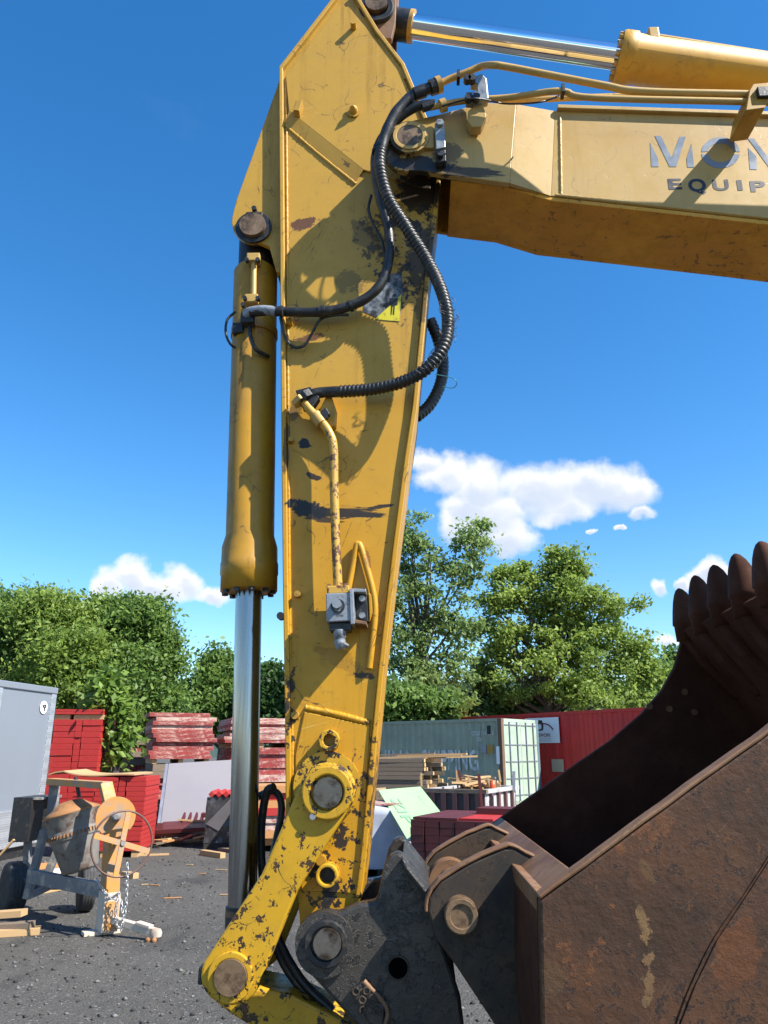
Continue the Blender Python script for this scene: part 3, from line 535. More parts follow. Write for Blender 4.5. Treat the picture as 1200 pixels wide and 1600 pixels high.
MB().tube(smooth_path(UP([(680,585,2.9),(705,590,2.85),(714,598,2.85),(708,606,2.88),(692,604,2.92)])), 0.0018, 6).build('loose_wire', M['wire'], ex)
mb = MB()
for k in range(46):                                   # frayed wire braid on the hose bend
    t = k/45; base = Vector((700-2*math.sin(t*3)+0, 0, 0)); pth = [(698,470),(702,500),(697,535),(682,560),(664,578)]; i = min(3, int(t*4)); f = t*4-i
    px = pth[i][0]*(1-f)+pth[i+1][0]*f; py = pth[i][1]*(1-f)+pth[i+1][1]*f; a = random.uniform(0, 6.28); rr_ = 11+random.uniform(-1, 4)
    mb.tube([U(px+rr_*math.cos(a), py+rr_*math.sin(a)*0.6, 2.69), U(px+rr_*1.2*math.cos(a+0.8), py+rr_*0.7*math.sin(a+0.8), 2.685), U(px+rr_*math.cos(a+1.6), py+rr_*math.sin(a+1.6)*0.6, 2.69)], 0.0013, 4)
mb.build('frayed_braid', M['rubber'], ex)
# flange fittings at the clamp
for (a, b, m, rr_, l) in ((685,133,'pipe',0.036,0.022),(677,136,'black',0.034,0.03),(692,165,'pipe',0.028,0.025),(668,166,'black',0.02,0.05),(655,145,'rubber',0.028,0.05)):
    c = U(a, b, 2.635); d = Vector((0.93, 0, 0.36)); MB().lathe(c-d*l/2, d, [(0, rr_), (l, rr_)], 8 if m == 'black' else 18, m != 'black').build('hose_fitting', M[m], ex, 0.003)
# --- pipe and valve block on the arm side
MB().tube(smooth_path(UP([(473,627,2.795),(488,645,2.795),(503,660,2.795),(515,678,2.795),(521,700,2.795),(522,760,2.795),(525,850,2.795),(528,916,2.795)]), 0.008), 0.0175, 16).build('steel_pipe', M['pipe2'], ex)
d = (U(490, 650, 2.795)-U(470, 624, 2.795)).normalized()
for (a, b, m, rr_, l, n) in ((469,626,'pipe',0.036,0.02,6),(478,621,'black',0.036,0.03,8),(497,655,'pipe',0.024,0.05,14)):
    c = U(a, b, 2.795); dd = d if m != 'black' else d; MB().lathe(c-dd*l/2, dd, [(0, rr_), (l, rr_)], n, n > 10).build('pipe_fitting', M[m], ex, 0.003)
MB().prism(P2([(462,612),(486,606),(500,622),(488,640),(474,640)], 2.80), 2.785, 2.83).build('elbow_flange', M['black'], ex, 0.005)
MB().prism(P2([(492,668),(500,650),(512,624),(520,626),(528,650),(526,672),(512,676)], YN), YN-0.045, YN).build('pipe_bracket', M['arm'], ex, 0.005)
MB().prism(P2([(500,644),(510,638),(516,648),(507,656)], 2.80), 2.79, 2.815).build('clamp_plate', M['black'], ex, 0.003)
for (a, b) in ((504,648),(509,652)): cylY(MB(), a, b, 2.78, 2.795, 4, 2.79, 8).build('bolt', M['black'], ex)
vy = YN-0.115
vb = MB().prism(P2([(509,927),(548,926),(550,970),(510,972)], vy), vy, YN-0.03).build('valve_block', M['greyblk'], ex, 0.004)
MB().prism(P2([(546,920),(552,920),(554,975),(548,976)], vy), vy-0.006, YN-0.02).build('end_plate', M['greyblk'], vb, 0.002)
MB().prism(P2([(555,922),(573,924),(576,972),(556,974)], YN-0.03), YN-0.04, YN-0.005).build('mount_plate', M['black'], vb, 0.003)
MB().prism(P2([(552,920),(572,921),(572,926),(552,926)], vy+0.02), vy+0.01, YN-0.01).build('top_rib', M['grey'], vb, 0.002); MB().prism(P2([(553,968),(573,972),(573,977),(553,974)], vy+0.02), vy+0.01, YN-0.01).build('bottom_rib', M['rust_lit'], vb, 0.002)
for (a, b) in ((566,936),(566,962)): cylY(MB(), a, b, YN-0.065, YN-0.03, 5, YN-0.05, 12).build('bolt', M['grey'], vb)
ringY(MB(), 528, 947, vy-0.004, vy+0.002, 11, 8.5, vy, 20).build('port_ring', M['stk_blk'], vb); cylY(MB(), 527, 945, vy-0.026, vy, 7.5, vy, 8).build('port_plug', M['grey'], vb, 0.003)
MB().prism(P2([(510,915),(545,914),(547,927),(511,928)], vy+0.01), vy+0.012, YN-0.03).build('top_flange', M['pipe2'], vb, 0.004)
for (a, b) in ((513,914),(540,913)): cylY(MB(), a, b, vy+0.02, vy+0.05, 4, vy, 8).build('bolt', M['rust_lit'], vb)
MB().prism(P2([(513,973),(549,972),(548,985),(515,986)], vy+0.01), vy+0.012, YN-0.035).build('bottom_flange', M['black'], vb, 0.004)
c = U(531, 985, vy+0.03); MB().lathe(c, (0.02, -0.05, -1), [(0, 0.024), (0.025, 0.024), (0.028, 0.019), (0.04, 0.021), (0.055, 0.019), (0.07, 0.012)], 16).build('bottom_fitting', M['greyblk'], vb)
MB().tube(smooth_path(UP([(534,1006,vy+0.02),(538,1010,vy-0.005),(541,1006,vy-0.012)]), 0.004), 0.012, 10).build('fitting_cap', M['grey'], vb)
MB().tube(smooth_path(UP([(544,920,YN-0.01),(550,890,YN-0.012),(556,858,YN-0.018),(559,849,YN-0.02),(564,856,YN-0.02),(574,890,YN-0.02),(584,930,YN-0.02),(586,960,YN-0.02),(582,1000,YN-0.018),(577,1044,YN-0.012)]), 0.008), 0.0125, 12).build('guard_rod', M['arm'], ex)
MB().prism(P2([(576,928),(582,932),(583,960),(578,974)], YN), YN-0.03, YN).build('guard_rib', M['arm'], ex, 0.003)

# ================================================================== BUCKET
BY0, BY1 = 2.12, 3.88
def xz(px, py, Y): v = U(px, py, Y); return (v.x, v.z)
K = xz(843, 1407, BY0)
mouth = [K]+[xz(a, b, BY1) for a, b in ((900,1192),(950,1158),(1000,1115),(1030,1080),(1050,1045),(1060,1010),(1063,985))]
lip = mouth[-1]
hull = smooth_path([(lip[0], lip[1]+0.0), (lip[0]+0.30, lip[1]-0.42), (1.80, 1.45), (1.84, 1.0), (1.68, 0.55), (1.30, 0.22), (0.85, 0.12), (0.50, 0.28), (0.34, 0.62), (K[0]-0.012, K[1]-0.30)] and [Vector((a, b, 0)) for a, b in [(lip[0], lip[1]), (lip[0]+0.30, lip[1]-0.42), (1.80, 1.45), (1.84, 1.0), (1.68, 0.55), (1.30, 0.22), (0.85, 0.12), (0.50, 0.28), (0.34, 0.62), (K[0]-0.012, K[1]-0.30)]], 0.08)
hull = [(p.x, p.y) for p in hull]+[K]
bk = thing('excavator_bucket', (1.1, 3.0, 0), 'large rusty brown digging bucket with teeth pointing up, hung on the coupler', 'bucket', world_space=True)
prof = mouth+hull[1:-1]
MB().prism(prof, BY0, BY0+0.04).build('side_plate', M['rusty'], bk, 0.008)
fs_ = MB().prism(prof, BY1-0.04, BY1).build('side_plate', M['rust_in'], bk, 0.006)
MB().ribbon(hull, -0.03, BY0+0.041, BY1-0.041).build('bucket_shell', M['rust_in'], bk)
MB().prism([K, (K[0]+0.095, K[1]+0.065), (K[0]+0.13, K[1]-0.02), (K[0]+0.03, K[1]-0.14)], BY0+0.042, BY1-0.042).build('back_beam', M['rust_lit'], bk, 0.006)
re_ = [xz(a, b, BY0) for a, b in ((1210,1330),(1165,1400),(1120,1468),(1085,1540),(1062,1600),(1040,1680))]+[(0.62, 0.30), (0.9, 0.14), (1.3, 0.25), (1.66, 0.56), (1.80, 1.0)]
MB().prism(re_, BY0-0.005, BY0-0.0005).build('wear_plate', M['rusty'], bk, 0.002)
weld(MB(), [(1210,1326),(1165,1396),(1118,1464),(1082,1536),(1058,1600),(1036,1680)], 0.0022, BY0-0.003).build('weld_bead', M['rusty'], bk)
mp = smooth_path([Vector((a, 0, b)) for a, b in mouth[:4]], 0.045); MB().ribbon([(p.x+random.uniform(-.0012, .0012), p.z+0.001+random.uniform(-.0012, .0012)) for p in mp], 0.011, BY0-0.005, BY0+0.046).build('worn_lit_edge', M['rust_lit'], bk, 0.005)  # pale strip paints the sunlight on the side plate's top edge
# teeth on the lip
td = Vector((-0.03, 0, 1)).normalized(); NTH = 8
for k in range(NTH):
    y = BY1-0.06-k*(BY1-BY0-0.12)/(NTH-1); b0 = Vector((lip[0]+0.02, y, lip[1]-0.06)); vs = []
    wr = random.uniform(0.9, 1.04); secs = [(h*wr, a_, b_, o_) for (h, a_, b_, o_) in ((0.0, 0.056, 0.058, 0.0), (0.075, 0.060, 0.060, 0.0), (0.08, 0.066, 0.066, 0.0), (0.10, 0.066, 0.064, 0.0), (0.15, 0.062, 0.054, -0.003), (0.20, 0.052, 0.041, -0.008), (0.235, 0.039, 0.028, -0.012), (0.255, 0.024, 0.016, -0.016), (0.264, 0.008, 0.005, -0.018))]
    n = 12; fs = []
    for (h, ry, rx, off) in secs:
        for j in range(n):
            q = 2*math.pi*j/n; cx = abs(math.cos(q))**0.7*(1 if math.cos(q) > 0 else -1); sy = abs(math.sin(q))**0.7*(1 if math.sin(q) > 0 else -1)
            vs.append(b0+td*h+Vector((rx*cx+off, ry*sy, 0)))
    for i in range(len(secs)-1):
        for j in range(n): fs.append((i*n+j, i*n+(j+1) % n, (i+1)*n+(j+1) % n, (i+1)*n+j))
    fs += [tuple(range(n-1, -1, -1)), tuple(range((len(secs)-1)*n, len(secs)*n))]
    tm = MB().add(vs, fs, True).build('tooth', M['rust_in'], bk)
    ad = MB().prism([(b0.x-0.052, b0.z+0.03), (b0.x+0.05, b0.z+0.03), (b0.x+0.20, b0.z-0.20), (b0.x+0.19, b0.z-0.29), (b0.x+0.04, b0.z-0.13)], y-0.045, y+0.045).build('adapter', M['rust_in'], tm, 0.025)
# cutter-bolt holes in the far side plate: pale bolt heads added in place of openings that show the bright background
for (a, b) in ((1015,1104),(1046,1108),(1085,1113),(1070,1081)):
    cylY(MB(), a, b, BY1-0.048, BY1-0.038, 5, BY1-0.045, 14).build('bolt', M['rust_lit'], bk)
# ears
ear = [(668,1424),(670,1402),(688,1376),(735,1347),(785,1325),(800,1323),(820,1334),(882,1362),(900,1380),(900,1640),(800,1640),(712,1507),(682,1466)]
ep = P2(ear, 2.64)
for y, nm in ((2.62, 'near'), (3.30, 'far')):
    e = MB().prism(ep, y, y+0.055).build('ear', M['ear'], bk, 0.008)
    pth = smooth_path([Vector((a, 0, b)) for a, b in ep[:9]], 0.035); MB().ribbon([(p.x+random.uniform(-.001, .001), p.z+random.uniform(-.001, .001)) for p in pth], 0.010, y-0.004, y+0.059).build('worn_lit_edge', M['rust_lit'], e, 0.005)  # pale strip paints sunlight along the ear's upper edge
MB().prism(P2([(800,1350),(886,1372),(850,1420),(812,1424)], 2.60), 2.165, 3.84).build('lit_cross_plate', M['rust_lit'], bk, 0.006)  # sunlit look of this plate helped by the paler rust colour
cylY(MB(), 720, 1428, 2.565, 3.4, 26, 2.60, 36).build('pin', M['pinrust'], bk, 0.004); ringY(MB(), 720, 1428, 2.558, 2.566, 25, 17, 2.60).build('pin_rim', M['pinrust'], bk, 0.002)
cylY(MB(), 715, 1420, 3.20, 3.30, 40, 2.70, 32).build('ear_bush', M['rust_lit'], bk, 0.006)
#%%BACKGROUND
# ================================================================== GROUND AND FAR SETTING
def ground_mat():
    m, t, b, o = mat_new('gravel_asphalt'); c = t.new('ShaderNodeTexCoord').outputs['Object']
    n1 = t.noise(c, 0.55, 6, 0.6); n2 = t.noise(c, 38, 5, 0.75); n3 = t.noise(t.mapv(c, loc=(3, 1, 0)), 4.5, 6, 0.7)
    v = t.new('ShaderNodeTexVoronoi'); v.inputs['Scale'].default_value = 62; t.l.new(c, v.inputs['Vector'])
    vs = t.new('ShaderNodeSeparateXYZ'); t.l.new(v.outputs['Color'], vs.inputs[0])
    col = t.mix(t.ramp(n1, 0.3, 0.7), (0.044, 0.041, 0.036), (0.074, 0.068, 0.058)); col = t.mix(t.ramp(n3, 0.52, 0.72, 0, 0.55), col, (0.02, 0.02, 0.021))
    col = t.mix(t.ramp(vs.outputs[0], 0.2, 1.0, 0, 0.55), col, (0.112, 0.103, 0.09)); col = t.mix(t.ramp(n2, 0.55, 0.72, 0, 0.8), col, (0.012, 0.012, 0.013))
    col = t.mix(t.ramp(vs.outputs[1], 0.975, 0.99), col, (0.17, 0.165, 0.16))
    v2 = t.new('ShaderNodeTexVoronoi'); v2.inputs['Scale'].default_value = 23; t.l.new(c, v2.inputs['Vector']); v2s = t.new('ShaderNodeSeparateXYZ'); t.l.new(v2.outputs['Color'], v2s.inputs[0])
    col = t.mix(t.m('MULTIPLY', t.ramp(v2s.outputs[0], 0.86, 0.92), t.ramp(v2.outputs['Distance'], 0.45, 0.25)), col, (0.12, 0.115, 0.11))
    st = t.noise(t.mapv(c, (0.9, 0.35, 1), rot=(0, 0, 0.5)), 1.0, 6, 0.62); col = t.mix(t.ramp(st, 0.54, 0.66, 0, 0.6), col, (0.016, 0.0155, 0.015)); col = t.mix(t.ramp(t.noise(t.mapv(c, loc=(7, 7, 0)), 1.3, 5, 0.65), 0.56, 0.70, 0, 0.5), col, (0.105, 0.097, 0.087))
    t.l.new(col, b.inputs['Base Color']); b.inputs['Roughness'].default_value = 0.85
    bn = t.new('ShaderNodeBump', ins={'Strength': 1.0, 'Distance': 0.016}); t.l.new(t.m('ADD', t.m('MULTIPLY', v.outputs['Distance'], -0.7), n2), bn.inputs['Height']); t.l.new(bn.outputs[0], b.inputs['Normal']); return m
gm = ground_mat()
def sheet(name, x0, x1, y0, y1, nx, ny, zf, mat, kind='structure'):
    vs = [(x0+(x1-x0)*i/nx, y0+(y1-y0)*j/ny, zf(x0+(x1-x0)*i/nx, y0+(y1-y0)*j/ny)) for j in range(ny+1) for i in range(nx+1)]
    fs = [(j*(nx+1)+i, j*(nx+1)+i+1, (j+1)*(nx+1)+i+1, (j+1)*(nx+1)+i) for j in range(ny) for i in range(nx)]
    o = MB().add(vs, fs, True).build(name, mat); tag(o, kind=kind); return o
tag(sheet('ground', -1500, 1500, -400, 1900, 12, 12, lambda x, y: 0.0, gm), 'dark grey crushed gravel yard surface')
n = 16000                                              # loose stones on the gravel
ys = 3.6+rng.random(n)**1.6*12; xs = (rng.random(n)-0.5)*(ys*1.15+0.6); r = 0.004+rng.random(n)**4*0.020
oct_ = np.array([(1, 0, 0), (-1, 0, 0), (0, 1, 0), (0, -1, 0), (0, 0, 1), (0, 0, -1)], float); of = np.array([(0, 2, 4), (2, 1, 4), (1, 3, 4), (3, 0, 4), (2, 0, 5), (1, 2, 5), (3, 1, 5), (0, 3, 5)])
V = (oct_[None]*(0.6+0.7*rng.random((n, 6, 1))))*r[:, None, None]*np.array([1, 1, 0.7]); V[:, :, 0] += xs[:, None]; V[:, :, 1] += ys[:, None]; V[:, :, 2] += (r*0.3)[:, None]
def np_mesh(name, verts, faces, mat, tint=None):
    me = bpy.data.meshes.new(name); nv, nf, k = len(verts), len(faces), faces.shape[1]
    me.vertices.add(nv); me.vertices.foreach_set('co', verts.astype(np.float32).ravel()); me.loops.add(nf*k); me.loops.foreach_set('vertex_index', faces.astype(np.int32).ravel())
    me.polygons.add(nf); me.polygons.foreach_set('loop_start', np.arange(0, nf*k, k, dtype=np.int32))
    if tint is not None: me.attributes.new('tint', 'FLOAT', 'FACE').data.foreach_set('value', tint.astype(np.float32))
    me.materials.append(mat); me.update(); me.validate(); return me
def stonemat():
    m, t, b, o = mat_new('loose_stone'); at = t.new('ShaderNodeAttribute', attribute_name='tint'); t.l.new(t.mix(at.outputs['Fac'], (0.02, 0.02, 0.021), (0.16, 0.155, 0.15)), b.inputs['Base Color']); b.inputs['Roughness'].default_value = 0.85; return m
so_ = bpy.data.objects.new('loose_gravel', np_mesh('loose_gravel', V.reshape(-1, 3), (of[None]+6*np.arange(n)[:, None, None]).reshape(-1, 3), stonemat(), np.repeat(rng.random(n)**2, 8))); COL.objects.link(so_)
tag(so_, 'loose grey stones scattered over the gravel yard', 'gravel', kind='stuff')
hillm = plain('hill_woods', (0.022, 0.045, 0.032), 0.9, 0, 0.45, 0.08, 0.6, 0.4)  # bluish green puts the distance haze into the colour
def hz(x, y): return max(-1.0, (26+9*math.sin(x*0.011+1.0)+5*math.sin(x*0.031))*math.exp(-((y-420)/90)**2)+1.2*math.sin(x*0.4)*math.exp(-((y-420)/60)**2)-0.6)
tag(sheet('hill', -700, 700, 240, 640, 260, 60, hz, hillm), 'distant wooded hill behind the trees')

# ------------------------------------------------------------------ trees
bark = plain('bark', (0.075, 0.06, 0.048), 0.9, 0, 0.3, 12, 0.6, 30)
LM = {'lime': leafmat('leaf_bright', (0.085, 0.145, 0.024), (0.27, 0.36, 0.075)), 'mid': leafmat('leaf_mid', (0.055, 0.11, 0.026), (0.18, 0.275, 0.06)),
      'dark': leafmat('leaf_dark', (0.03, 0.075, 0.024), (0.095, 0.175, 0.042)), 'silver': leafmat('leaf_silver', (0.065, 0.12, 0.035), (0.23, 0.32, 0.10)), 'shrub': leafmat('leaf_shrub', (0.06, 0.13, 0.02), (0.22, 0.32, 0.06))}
def leaves(centers, per, sigma, size, mat, name, root, flat=0.6):
    n = len(centers)*per; c = np.repeat(np.array(centers), per, 0); sg = np.repeat(sigma*(0.6+0.8*rng.random(len(centers))), per)[:, None]
    p = c+rng.normal(size=(n, 3))*sg*np.array([1, 1, flat]); s = (size*(0.4+1.25*rng.random(n)**1.5))[:, None]
    nrm = rng.normal(size=(n, 3))+np.array([0.25, -0.2, 0.7]); nrm /= np.linalg.norm(nrm, axis=1)[:, None]
    t = np.cross(nrm, rng.normal(size=(n, 3))); t /= np.linalg.norm(t, axis=1)[:, None]; b = np.cross(nrm, t)
    v = np.stack([p-t*s, p+b*s*0.55+nrm*s*0.12, p+t*s, p-b*s*0.55+nrm*s*0.12], 1)
    tint = np.clip(np.repeat(rng.random(len(centers)), per)*0.55+rng.random(n)*0.6-0.08, 0, 1)
    me = np_mesh(name, v.reshape(-1, 3), np.arange(4*n).reshape(n, 4), mat, tint); o = bpy.data.objects.new(name, me); COL.objects.link(o)
    o.parent = root; o.matrix_parent_inverse = Matrix.Translation(-root.location); o['kind'] = 'stuff'; return o
def tree(name, label, base, ells, mat, nclus, per, sigma, size, trunk_r=0.2, group=None, nbr=14, trunk_top=None, cat='tree', twigs=0, lean=0.0):
    """base (px,Y); ells = list of (px,py,rx,ry,dy) crown lobes measured on the photo at distance Y"""
    px, Y = base; b = U(px, 1175, Y); b.z = 0; root = thing(name, b, label, cat, group, world_space=True)
    E = []
    for (ex_, ey_, rx, ry, dy) in ells:
        c = U(ex_, ey_, Y+dy); E.append((c, S(rx, ex_, ey_, Y+dy), S(ry, ex_, ey_, Y+dy)))
    wts = np.array([e[1]*e[2] for e in E]); wts /= wts.sum(); cl = []
    while len(cl) < nclus:
        c, a, h = E[rng.choice(len(E), p=wts)]; d = rng.normal(size=3); d /= np.linalg.norm(d); rr = rng.random()**0.42
        q = Vector((c.x+d[0]*a*rr, c.y+d[1]*a*0.8*rr, c.z+d[2]*h*rr))
        if q.z > 0.15: cl.append(q)
    leaves([tuple(q) for q in cl], per, sigma, size, LM[mat], 'crown', root)
    cz = max(e[0].z for e in E); top = U(*trunk_top, Y) if trunk_top else Vector((b.x+lean, b.y, cz))
    mb = MB(); pts = [b+(top-b)*t+Vector((0.12*math.sin(t*5+px), 0.1*math.cos(t*4), 0))*(t*(1-t)*4)*max(0.3, trunk_r*3) for t in np.linspace(0, 1, 9)]
    mb.tube(pts, [trunk_r*(1.25-1.1*i/8) for i in range(9)], 9); mb.build('trunk', bark, root)
    mb = MB()
    for k in range(nbr):
        q = cl[(k*7) % len(cl)]; t = min(0.85, max(0.15, (q.z*0.62)/max(top.z, 0.1))); s0 = b+(top-b)*t; mid = s0.lerp(q, 0.5)+Vector((rng.normal()*0.2, rng.normal()*0.2, -0.08*(q-s0).length+0.25))
        p = smooth_path([s0, mid, q], 0.4); r0 = trunk_r*0.5*(1-t*0.55); mb.tube(p, [r0*(1-0.85*i/(len(p)-1))+0.012 for i in range(len(p))], 6)
    if nbr: mb.build('branches', bark, root)
    return root
# right side of the yard
tree('maple_tree', 'broad bright green tree rising behind the red container', (842,42), [(880,935,70,70,0),(930,985,85,75,0),(820,960,70,75,0),(850,1040,110,60,0),(960,1050,75,55,0),(775,1050,50,60,1),(885,885,34,38,0),(800,905,42,40,0),(990,1010,40,50,0),(925,1085,90,30,-1),(765,945,26,30,0),(760,1000,28,34,0),(1010,1055,30,30,0)],
     'lime', 250, 235, 0.36, 0.108, 0.36, nbr=40, trunk_top=(868,930))
tree('poplar_tree', 'tall airy pale green tree beside the yellow arm, sky showing through', (640,38), [(640,830,18,40,0),(650,880,32,50,0),(735,850,28,32,0),(720,900,40,50,0),(650,960,45,60,0),(715,985,40,60,0),(640,1050,50,40,0),(700,1065,50,40,0),(605,1010,40,60,0),(752,820,14,14,0),(660,810,12,18,0)],
     'silver', 165, 105, 0.33, 0.11, 0.2, nbr=26, trunk_top=(672,850))
tree('hedge_bush', 'low dark green bush behind the green container', (640,33.5), [(640,1100,55,26,0),(600,1095,40,30,0),(690,1105,30,18,0)], 'mid', 90, 170, 0.34, 0.12, 0.1, nbr=6, cat='bush')
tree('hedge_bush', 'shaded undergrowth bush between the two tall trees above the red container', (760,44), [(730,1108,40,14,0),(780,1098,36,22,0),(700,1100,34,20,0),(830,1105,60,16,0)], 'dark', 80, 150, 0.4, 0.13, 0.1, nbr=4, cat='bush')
tree('backdrop_tree', 'small green tree at the foot of the broad bright tree, right edge', (1035,46), [(1030,1085,50,40,0),(1060,1070,40,40,0)], 'mid', 70, 150, 0.4, 0.15, 0.15, nbr=6)
tree('spruce_tree', 'sparse conifer top showing between bucket and broad tree', (1052,62), [(1052,1030,10,14,0),(1050,1060,26,22,0),(1055,1100,34,30,0)], 'dark', 46, 110, 0.5, 0.2, 0.15, nbr=8)
# left tree belt
tree('mulberry_tree', 'tallest dense green tree of the left belt with ragged right crown', (205,31), [(180,985,58,42,0),(215,965,38,26,0),(200,1030,70,50,0),(235,1075,48,60,0),(170,1085,70,50,-1),(248,1010,18,26,0),(255,1110,30,30,0),(160,950,30,16,0),(185,940,12,9,0),(205,942,16,10,0),(232,948,12,12,0),(250,975,14,12,0),(263,1002,10,8,0),(268,1040,12,20,0)],
     'mid', 330, 250, 0.34, 0.088, 0.25, 'trees of the left belt', nbr=16)
tree('ash_tree', 'yellowish green tree in the middle of the left belt', (100,30), [(95,985,55,45,0),(110,1040,55,55,-1),(70,1060,50,50,0),(130,1010,30,30,0),(60,960,40,25,0),(120,975,18,22,0),(88,945,14,12,0)], 'lime', 240, 250, 0.34, 0.085, 0.25, 'trees of the left belt', nbr=12)
tree('elm_tree', 'dark green tree at the far left edge of the tree belt', (10,31), [(10,985,60,50,0),(30,955,50,26,1),(0,1050,60,60,0),(50,1010,40,50,0),(-40,980,60,60,0),(-90,1010,60,80,0),(15,935,16,12,0),(45,932,14,9,0),(75,938,16,10,1)], 'mid', 300, 230, 0.36, 0.088, 0.25, 'trees of the left belt', nbr=12)
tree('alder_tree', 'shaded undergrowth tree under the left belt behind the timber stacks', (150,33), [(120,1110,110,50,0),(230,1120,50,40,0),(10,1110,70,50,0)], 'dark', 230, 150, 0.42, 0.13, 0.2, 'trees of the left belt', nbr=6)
tree('oak_tree', 'dark green tree with pointed crown behind the grey piston rod', (345,44), [(345,1050,18,30,0),(330,1080,40,36,0),(350,1110,55,40,0),(300,1100,30,30,0),(345,1028,10,12,0),(328,1045,12,10,0),(362,1050,12,14,0),(296,1075,14,14,0),(290,1115,26,20,0)], 'mid', 180, 150, 0.42, 0.14, 0.22, nbr=10)
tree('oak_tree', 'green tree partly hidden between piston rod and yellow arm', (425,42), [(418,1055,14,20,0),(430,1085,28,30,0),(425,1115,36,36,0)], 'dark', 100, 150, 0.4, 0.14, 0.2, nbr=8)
sh = tree('young_sycamore', 'light green large leaved sapling between the red stack and old formwork', (180,16.2), [(170,1060,14,16,0),(160,1085,28,18,0),(185,1105,24,26,0),(170,1135,30,26,0),(198,1125,16,26,0),(172,1180,16,30,0),(195,1165,14,22,0)], 'shrub', 75, 22, 0.15, 0.085, 0.035, nbr=16, cat='sapling')

# ------------------------------------------------------------------ materials of the yard
red_clean = plain('red_panel_edge', (0.34, 0.014, 0.012), 0.7, 0, 0.18, 3, 0.2, 40, dirt=(0.28, 0.05, 0.04), damt=0.3, dscale=6)
red_dark = plain('dark_red_panel', (0.085, 0.012, 0.013), 0.55, 0, 0.2, 3, 0.2, 40)  # red darkened to hold the shade on the stack behind the bucket ears
red_worn = plain('weathered_red_panel', (0.22, 0.024, 0.022), 0.75, 0, 0.4, 3, 0.3, 40, dirt=(0.40, 0.24, 0.20), damt=0.5, dscale=3, stretch=(4, 3, 0.6))
pink_worn = plain('bleached_red_panel', (0.28, 0.065, 0.06), 0.8, 0, 0.4, 3, 0.3, 40, dirt=(0.46, 0.35, 0.29), damt=0.75, dscale=3, stretch=(4, 3, 0.6))
wood = plain('pale_timber', (0.42, 0.27, 0.13), 0.75, 0, 0.25, 7, 0.3, 40, stretch=(1, 8, 8)); wood2 = plain('orange_timber', (0.42, 0.20, 0.07), 0.75, 0, 0.3, 7, 0.3, 40, stretch=(1, 8, 8))
woodgrey = plain('weathered_timber', (0.19, 0.145, 0.105), 0.85, 0, 0.35, 6, 0.4, 40, dirt=(0.08, 0.06, 0.045), damt=0.5, dscale=8, stretch=(1, 8, 8)); woodend = plain('sawn_timber_end', (0.52, 0.34, 0.15), 0.8, 0, 0.3, 9, 0.3, 40)
dark_void = plain('dark_timber', (0.03, 0.026, 0.022), 0.9, 0, 0.3, 6, 0.3, 40)
def front(pxl, pxr, py, Yl, rot):
    a = U(pxl, py, Yl); k = D(pxr, py); k = k.x/k.y; W = (k*Yl-a.x)/(math.cos(R(rot))-k*math.sin(R(rot))); return a.x, W
def stack(name, label, pxl, pxr, py, ptop, Yl, rot, depth, rows, mats, cols=((0, 1),), z0=0.0, jit=0.02, cat='stack', group=None, pname='panel', gap=0.004, bearers=True, ztop=None):
    x0, W = front(pxl, pxr, py, Yl, rot); zt = ztop if ztop is not None else U(pxl, ptop, Yl).z
    rt_ = thing(name, (x0, Yl, z0), label, cat, group, R(rot)); zb = 0.1 if bearers else 0.0; h = (zt-z0-zb)/rows
    if bearers:
        for f in (0.08, 0.5, 0.92): piece(rt_, 'bearer', wood, (W*f, depth/2, zb/2), (0.1, depth*0.96, zb-0.004))
    for i in range(rows):
        for (a, b) in cols:
            mt = mats[int(rng.integers(len(mats)))]; jx, jy = rng.normal()*jit, rng.normal()*jit
            piece(rt_, pname, mt, (W*(a+b)/2+jx, depth/2+jy, zb+h*(i+0.5)), (W*(b-a)-0.012, depth, h-gap), (0, 0, rng.normal()*0.004))
    return rt_, W, zt
C3 = ((0, 0.46), (0.46, 0.6), (0.6, 1))
sa, Wa, _ = stack('red_panel_stack', 'tall clean red stack of panels right of the silver trailer', 80, 156, 1160, 1124, 15.6, 8, 1.2, 19, [red_clean], C3, jit=0.006, group='clean red panel stacks')
zt = U(80, 1124, 15.6).z
for f in (0.15, 0.55, 0.85): piece(sa, 'bearer', wood, (Wa*f, 0.6, zt+0.05), (0.3, 1.1, 0.09))
for i in range(2): piece(sa, 'panel', red_clean, (Wa*0.5, 0.6, zt+0.1+0.05*(i+0.5)), (Wa, 1.2, 0.046))
sb, Wb, ztb = stack('red_panel_stack', 'lower clean red stack of panels behind the cement mixer', 112, 226, 1250, 1214, 13.4, 6, 1.1, 15, [red_clean], ((0, 0.3), (0.3, 0.62), (0.62, 0.72), (0.72, 1)), jit=0.006, group='clean red panel stacks')
q = U(82, 1212, 13.6); q2 = U(218, 1208, 13.7); pw = MB(); n_ = 12
for j in range(2):
    pass
vs = []; 
for i in range(n_+1):
    t = i/n_; x = q.x+(q2.x-q.x)*t; zz = ztb+0.02+0.05*math.exp(-((t-0.14)/0.1)**2)+0.012*math.sin(t*9); vs += [(x, 13.45, zz), (x, 14.4, zz+0.01), (x, 14.4, zz+0.03), (x, 13.45, zz+0.02)]
fs = [(4*i+k, 4*i+(k+1) % 4, 4*i+4+(k+1) % 4, 4*i+4+k) for i in range(n_) for k in range(4)]+[(3, 2, 1, 0), (4*n_, 4*n_+1, 4*n_+2, 4*n_+3)]
tag(pw.add(vs, fs).build('plywood_sheet', wood), 'warped pale plywood sheet lying on the lower red stack', 'plywood')
RW = [red_worn, red_worn, pink_worn]
